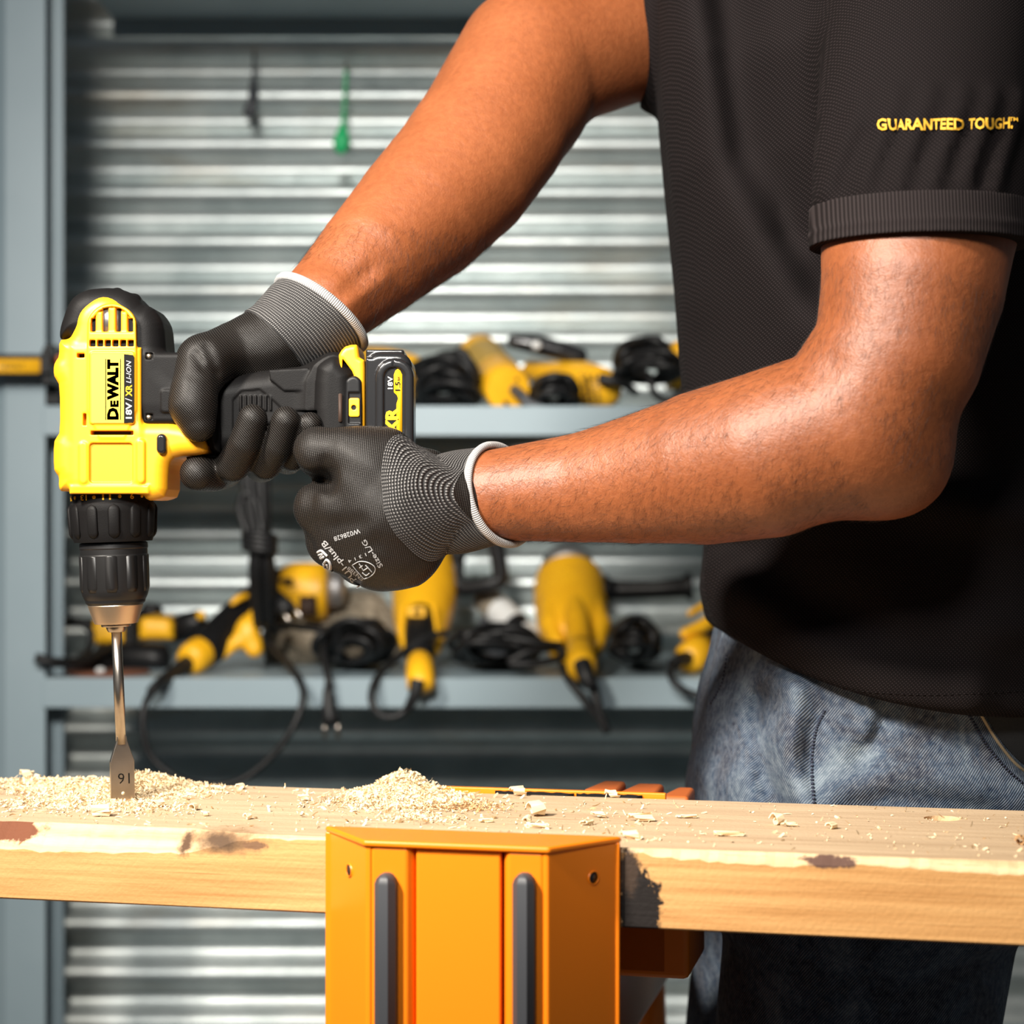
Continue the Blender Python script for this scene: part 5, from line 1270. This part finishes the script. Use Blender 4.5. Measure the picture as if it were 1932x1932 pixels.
t_ = thing('compact_grinder', P(1320, 1268, 2.40), 'yellow and black grinder partly hidden by jeans and shirt hem', 'grinder')
mk('body', lat([(1318, 1226, 2.38, 20), (1330, 1214, 2.40, 33), (1360, 1188, 2.44, 38), (1400, 1155, 2.49, 40), (1440, 1120, 2.54, 36), (1446, 1116, 2.545, 12)]), MT['blackp'], t_)
V = Vol((P(1270, 1230, 2.42).x, 2.34, P(1270, 1230, 2.42).z), (P(1420, 1080, 2.42).x, 2.47, P(1270, 1080, 2.42).z), .0022)
V.pch([(1292, 1196, 2.375, 11), (1325, 1182, 2.39, 13), (1372, 1150, 2.425, 13)], .005); V.pch([(1302, 1158, 2.43, 7), (1340, 1136, 2.45, 8), (1390, 1108, 2.465, 7)], .004)
mk('side_panel', V.mesh(1), MT['yellow_bg'], t_)
mk('tail', ground(lat([(1326, 1222, 2.39, 27), (1312, 1234, 2.37, 31), (1300, 1244, 2.355, 30), (1295, 1248, 2.35, 22), (1294, 1249, 2.348, 10)]), ZL), MT['yellow_bg'], t_)
mk('power_cord', join(ptube([(1300, 1240, 2.35), (1284, 1244, 2.33), (1272, 1252, 2.31)], .0080, 10, 5), ptube([(1275, 1250, 2.31), (1264, 1268, 2.28), (1276, 1292, 2.262), (1304, 1308, 2.262), (1340, 1312, 2.262), (1372, 1290, 2.275), (1380, 1250, 2.33)], .0043)), MT['cord'], t_)

# ---- things hung on the wall
def wall_hook(px, py, parent): mk('hook', tube([P(px, py-8, YW-.004), P(px, py-6, YW-.035), P(px, py, YW-.042), P(px, py-14, YW-.046)], .0018, 8, 4), MT['steel'], parent)
t_ = thing('hanging_tag', P(645, 290, 2.75), 'bright green drop-shaped plastic tag hung against the corrugated wall', 'tag')
mk('drop', lat([(649, 208, 2.70, 4), (648, 232, 2.70, 4.5), (646, 250, 2.70, 11), (644, 266, 2.70, 16), (643, 280, 2.70, 14), (642, 288, 2.70, 8), (641, 291, 2.70, 2)], 20), MT['green'], t_)
mk('strap', ptube([(649, 212, 2.70), (651, 170, 2.70), (653, 128, 2.70)], .0022), MT['green'], t_); wall_hook(653, 130, t_)
t_ = thing('wall_brush', P(474, 222, 2.75), 'dark tool hung on the wall left of the green tag, only its tip in view', 'brush')
mk('head', lat([(478, 150, 2.70, 6), (476, 190, 2.70, 9), (472, 212, 2.70, 14), (470, 221, 2.70, 9), (470, 223, 2.70, 2)], 18), MT['griprub'], t_)
mk('strap', ptube([(478, 152, 2.70), (479, 125, 2.70), (480, 98, 2.70)], .0022), MT['cord'], t_); wall_hook(480, 100, t_)

# ------------------------------------------------------------------ shavings on the plank
def uv_at(px, py):
    y = (CZ-ZT)*F/(py-966); x = (px-966)*y/F; d = Vector((x, y, 0))-Vector((PO.x, PO.y, 0)); return d.dot(PU), d.dot(PV)
def flakes(pos, L, Wd, curl, seed):
    """pos (n,3) world; each flake a strip of three quads rolled up to `curl` radians"""
    r = np.random.default_rng(seed); n = len(pos); ang = r.uniform(0, 2*np.pi, n); el = r.normal(.25, .5, n); ro = r.uniform(0, np.pi, n)
    d = np.stack([np.cos(ang)*np.cos(el), np.sin(ang)*np.cos(el), np.sin(el)], 1)
    a = np.stack([-np.sin(ang), np.cos(ang), np.zeros(n)], 1); b = np.cross(d, a)
    s = a*np.cos(ro)[:, None]+b*np.sin(ro)[:, None]; nn = np.cross(d, s)
    L_ = r.uniform(L[0], L[1], n); W_ = r.uniform(Wd[0], Wd[1], n); cu = r.uniform(curl[0], curl[1], n); V_ = []
    for k in range(4):
        th = cu*(k/3-.5); R_ = L_/np.maximum(cu, .05); q = d*(R_*np.sin(th))[:, None]+nn*(R_*(1-np.cos(th)))[:, None]
        w = W_*(1-.35*abs(k/1.5-1)); V_ += [pos+q-s*w[:, None]/2, pos+q+s*w[:, None]/2]
    V_ = np.stack(V_, 1).reshape(-1, 3); base = (np.arange(n)*8)[:, None]
    Q = np.concatenate([base+np.array([[2*k, 2*k+1, 2*k+3, 2*k+2]]) for k in range(3)], 0)
    return V_, Q
def ncat(*vfs):
    V_ = []; Q = []; n = 0
    for v, q in vfs: V_.append(np.asarray(v)); Q.append(np.asarray(q)+n); n += len(v)
    return np.concatenate(V_), np.concatenate(Q)
def to_w(u, v, z):
    u = np.asarray(u); v = np.asarray(v); z = np.asarray(z)
    return np.stack([PO.x+u*PU.x+v*PV.x, PO.y+u*PU.y+v*PV.y, PO.z+z], -1)
def pile(name, blobs, n, label, seed, keep=None):
    """blobs (u, v, ru, rv, h): heaped mounds; flakes strewn over them"""
    r = np.random.default_rng(seed)
    def h(u, v):
        z = np.zeros_like(u)
        for a, b_, ru, rv, hh in blobs: z = z+hh*np.exp(-((u-a)/ru)**2-((v-b_)/rv)**2)
        return z
    u0 = min(b_[0]-b_[2]*1.8 for b_ in blobs); u1 = max(b_[0]+b_[2]*1.8 for b_ in blobs); st = .0016
    uu = np.arange(u0, u1, st); vv = np.arange(.016, PW-.003, st); U_, V_ = np.meshgrid(uu, vv, indexing='ij')
    Z = h(U_, V_); N_ = r.normal(0, 1, Z.shape); N_ = (N_+np.roll(N_, 1, 0)+np.roll(N_, 1, 1)+np.roll(N_, 2, 0)+np.roll(N_, 2, 1))/3; Z = Z*(1+.10*N_)+.0004*N_-.0016; pts = to_w(U_, V_, Z).reshape(-1, 3); nv = len(vv)
    i, j = np.meshgrid(np.arange(len(uu)-1), np.arange(nv-1), indexing='ij'); q = (i*nv+j).reshape(-1)
    Q = np.stack([q, q+nv, q+nv+1, q+1], 1); zz = Z.reshape(-1); Q = Q[(zz[Q] > -.0012).any(1)]
    used = np.unique(Q); mp = np.full(len(pts), -1); mp[used] = np.arange(len(used)); base = (pts[used], mp[Q])
    w = np.array([b_[2]*b_[3]*(.3+b_[4]*100) for b_ in blobs]); ch = r.choice(len(blobs), n, p=w/w.sum()); B = np.array(blobs)[ch]
    fu = B[:, 0]+r.normal(0, .75, n)*B[:, 2]; fv = B[:, 1]+r.normal(0, .75, n)*B[:, 3]; ok = (fv > .017) & (fv < PW-.004); fu = fu[ok]; fv = fv[ok]
    zz = h(fu, fv)*r.uniform(.6, 1.1, len(fu))+.0006; p = to_w(fu, fv, zz); k = len(p)//2
    fl = ncat(flakes(p[:k], (.0010, .0030), (.0005, .0014), (.2, 3.0), seed), flakes(p[k:k+k//2], (.003, .0075), (.0008, .0024), (.6, 4.5), seed+1), flakes(p[k+k//2:], (.002, .006), (.0003, .0006), (.1, 1.2), seed+2))
    o = mk(name, ncat(base, fl), MT['shaving'], None, smooth=False); setp(o, label, 'sawdust', None, 'stuff'); return o
def blob(px, py, ru, rv, h): u, v = uv_at(px, py); return (u, v, ru, rv, h)
pile('sawdust_pile', [blob(75, 1480, .030, .022, .0022), blob(140, 1488, .030, .026, .0030), blob(195, 1502, .026, .034, .0035), blob(268, 1484, .022, .028, .0062), blob(305, 1494, .026, .026, .0045), blob(120, 1520, .035, .018, .0015), blob(240, 1526, .028, .016, .0018), blob(360, 1490, .022, .016, .0014)], 5600, 'pale sawdust and shavings heaped round the drill bit', 31)
pile('sawdust_pile', [blob(770, 1490, .015, .024, .0085), blob(742, 1496, .020, .024, .0052), blob(800, 1500, .020, .020, .0045), blob(705, 1512, .022, .022, .0018), blob(775, 1526, .024, .016, .0020), blob(845, 1516, .022, .014, .0014), blob(790, 1546, .020, .010, .0012)], 4300, 'pale heap of sawdust behind the orange top plate', 47)
# loose crumbs
r_ = np.random.default_rng(5); n_ = 1100
px_ = np.concatenate([r_.uniform(0, 700, 380), r_.uniform(560, 1250, 430), r_.uniform(1100, 1930, 290)]); fr = r_.uniform(0, 1, n_)
py_ = 1468+px_*.0316+3+fr*(78+px_*.0105); uvs = np.array([uv_at(a, b_) for a, b_ in zip(px_, py_)])
ok = (uvs[:, 1] > .016) & (uvs[:, 1] < PW-.006); uvs = uvs[ok]; pos = to_w(uvs[:, 0], uvs[:, 1], np.full(len(uvs), .0006)); k = len(pos)
perm = r_.permutation(k); pos = pos[perm]
o = mk('sawdust_crumbs', ncat(flakes(pos[:int(k*.8)], (.0008, .0026), (.0004, .0012), (.1, 2.0), 61), flakes(pos[int(k*.8):], (.003, .007), (.0008, .0018), (.2, 1.6), 62)), MT['shaving'], None, smooth=False)
setp(o, 'loose crumbs of sawdust scattered over the plank top', 'sawdust', None, 'stuff')
u_, v_ = uv_at(865, 1525); rr = np.random.default_rng(9); m = 420
p = to_w(u_+rr.normal(0, .017, m), v_+rr.normal(0, .010, m), np.abs(rr.normal(0, .0012, m))+.0006)
o = mk('brown_dust', flakes(p, (.0010, .0030), (.0006, .0014), (.3, 2.5), 71), MT['shaving_dark'], None, smooth=False)
setp(o, 'small patch of brown sawdust right of the pale heap', 'sawdust', None, 'stuff')
# single curls and chips
def chip(px, py, L, R_, turns, wd, ang, label, seed, dark=False):
    u, v = uv_at(px, py); c = PL(u, v, 0); rr = random.Random(seed); n = 14; a = Matrix.Rotation(math.radians(ang), 3, 'Z'); rings = []
    for i in range(n+1):
        t = i/n; th = 2*math.pi*turns*t; rad = R_*(1-.35*t); tk = .00035+.0001*rr.random()
        ctr = Vector((L*(t-.5), rad*math.cos(th), R_+rad*math.sin(th)*.98))
        tan = Vector((L*.3, -rad*math.sin(th)*6.28*turns, rad*math.cos(th)*6.28*turns)).normalized(); sd = Vector((1, .25*rr.uniform(-1, 1), .2*rr.uniform(-1, 1))).normalized(); nn = tan.cross(sd).normalized()
        w_ = wd*(.45+.55*math.sin(math.pi*min(1, .15+t*.8)))*rr.uniform(.85, 1.15)
        rings.append([c+a@(ctr+sd*w_/2+nn*tk), c+a@(ctr-sd*w_/2+nn*tk), c+a@(ctr-sd*w_/2-nn*tk), c+a@(ctr+sd*w_/2-nn*tk)])
    vf = ground(loft(rings), ZT, .0001)
    return setp(mk('wood_chip', vf, MT['shaving_dark' if dark else 'shaving'], None, smooth=False), label, 'wood chip', 'curled wood chips on the plank')
for k, a in enumerate((
    (52, 1471, .006, .0034, 1.2, .006, 20, 'large curl of shaving at the far left back edge of the plank'),
    (74, 1474, .006, .0022, 1.0, .005, -30, 'frayed shaving just right of the large back-edge curl, left of the drill bit'),
    (178, 1475, .008, .0022, .8, .003, 30, 'feathery shaving on the back edge close left of the drill bit'),
    (140, 1503, .006, .0030, .5, .007, 10, 'blocky chip in the sawdust heap left of the drill bit'),
    (190, 1540, .004, .0036, .8, .011, 5, 'rolled wide shaving at the front of the heap, left of the drill bit'),
    (300, 1523, .005, .0022, .9, .005, 40, 'small clump in front of the heap, right of the drill bit'),
    (366, 1529, .004, .0022, 1.3, .004, 70, 'upright little curl casting a shadow, between bit and clamp'),
    (388, 1540, .003, .0013, 1.2, .003, 20, 'tiny curl just in front of the upright little curl'),
    (468, 1546, .003, .0018, 1.2, .003, 50, 'lone round crumb above the dark knot of the plank'),
    (410, 1490, .007, .0016, .6, .004, 15, 'brownish chip at the right foot of the left sawdust heap', ),
    (455, 1489, .006, .0020, .9, .003, 60, 'small pale chip on the back edge behind the plank knot'),
    (573, 1511, .004, .0018, 1.0, .005, 20, 'chip midway between the two sawdust heaps'),
    (1014, 1540, .006, .0042, 1.3, .009, 25, 'fat round curl behind the top plate of the clamp'),
    (918, 1552, .003, .0014, .5, .007, 10, 'flat white flake left of the fat round curl'),
    (995, 1554, .003, .0022, 1.2, .005, 80, 'small curl just in front of the fat round curl'),
    (1012, 1563, .003, .0014, .35, .013, -18, 'long white flake nearest the edge of the orange top plate'),
    (1130, 1543, .006, .0018, .7, .006, 0, 'pale shaving on the plank behind right wing of the clamp'),
    (1108, 1557, .004, .0022, .6, .007, 55, 'tilted splinter curl behind right corner of the top plate'),
    (978, 1502, .006, .0030, .9, .008, 10, 'clump resting against the black rubber of the rear jaw'),
    (1155, 1505, .006, .0022, .8, .007, -10, 'pale clump near right end of the rear jaw'),
    (1212, 1550, .007, .0026, .8, .012, 8, 'wide curled shaving on bare wood right of the clamp'),
    (1190, 1583, .006, .0022, .8, .010, -12, 'shaving lying close beside right end of the orange top plate'),
    (1296, 1544, .005, .0012, .4, .011, -6, 'thin flat flake between clamp and jeans'),
    (1376, 1578, .008, .0016, .5, .014, 4, 'long stringy shaving along the plank right of the clamp'),
    (1468, 1556, .004, .0036, 1.3, .005, 30, 'bean-shaped curl standing in front of the jeans'),
    (1490, 1560, .006, .0014, .6, .006, 10, 'thin shaving touching the bean-shaped curl'),
    (1570, 1564, .004, .0020, 1.0, .005, 40, 'small chip left of the drilled hole'),
    (1925, 1594, .004, .0026, 1.0, .005, 70, 'brown chip at right edge of the picture near the front of the plank', True))):
    a = list(a); dk = len(a) > 8; chip(*a[:8], 100+k, dk)
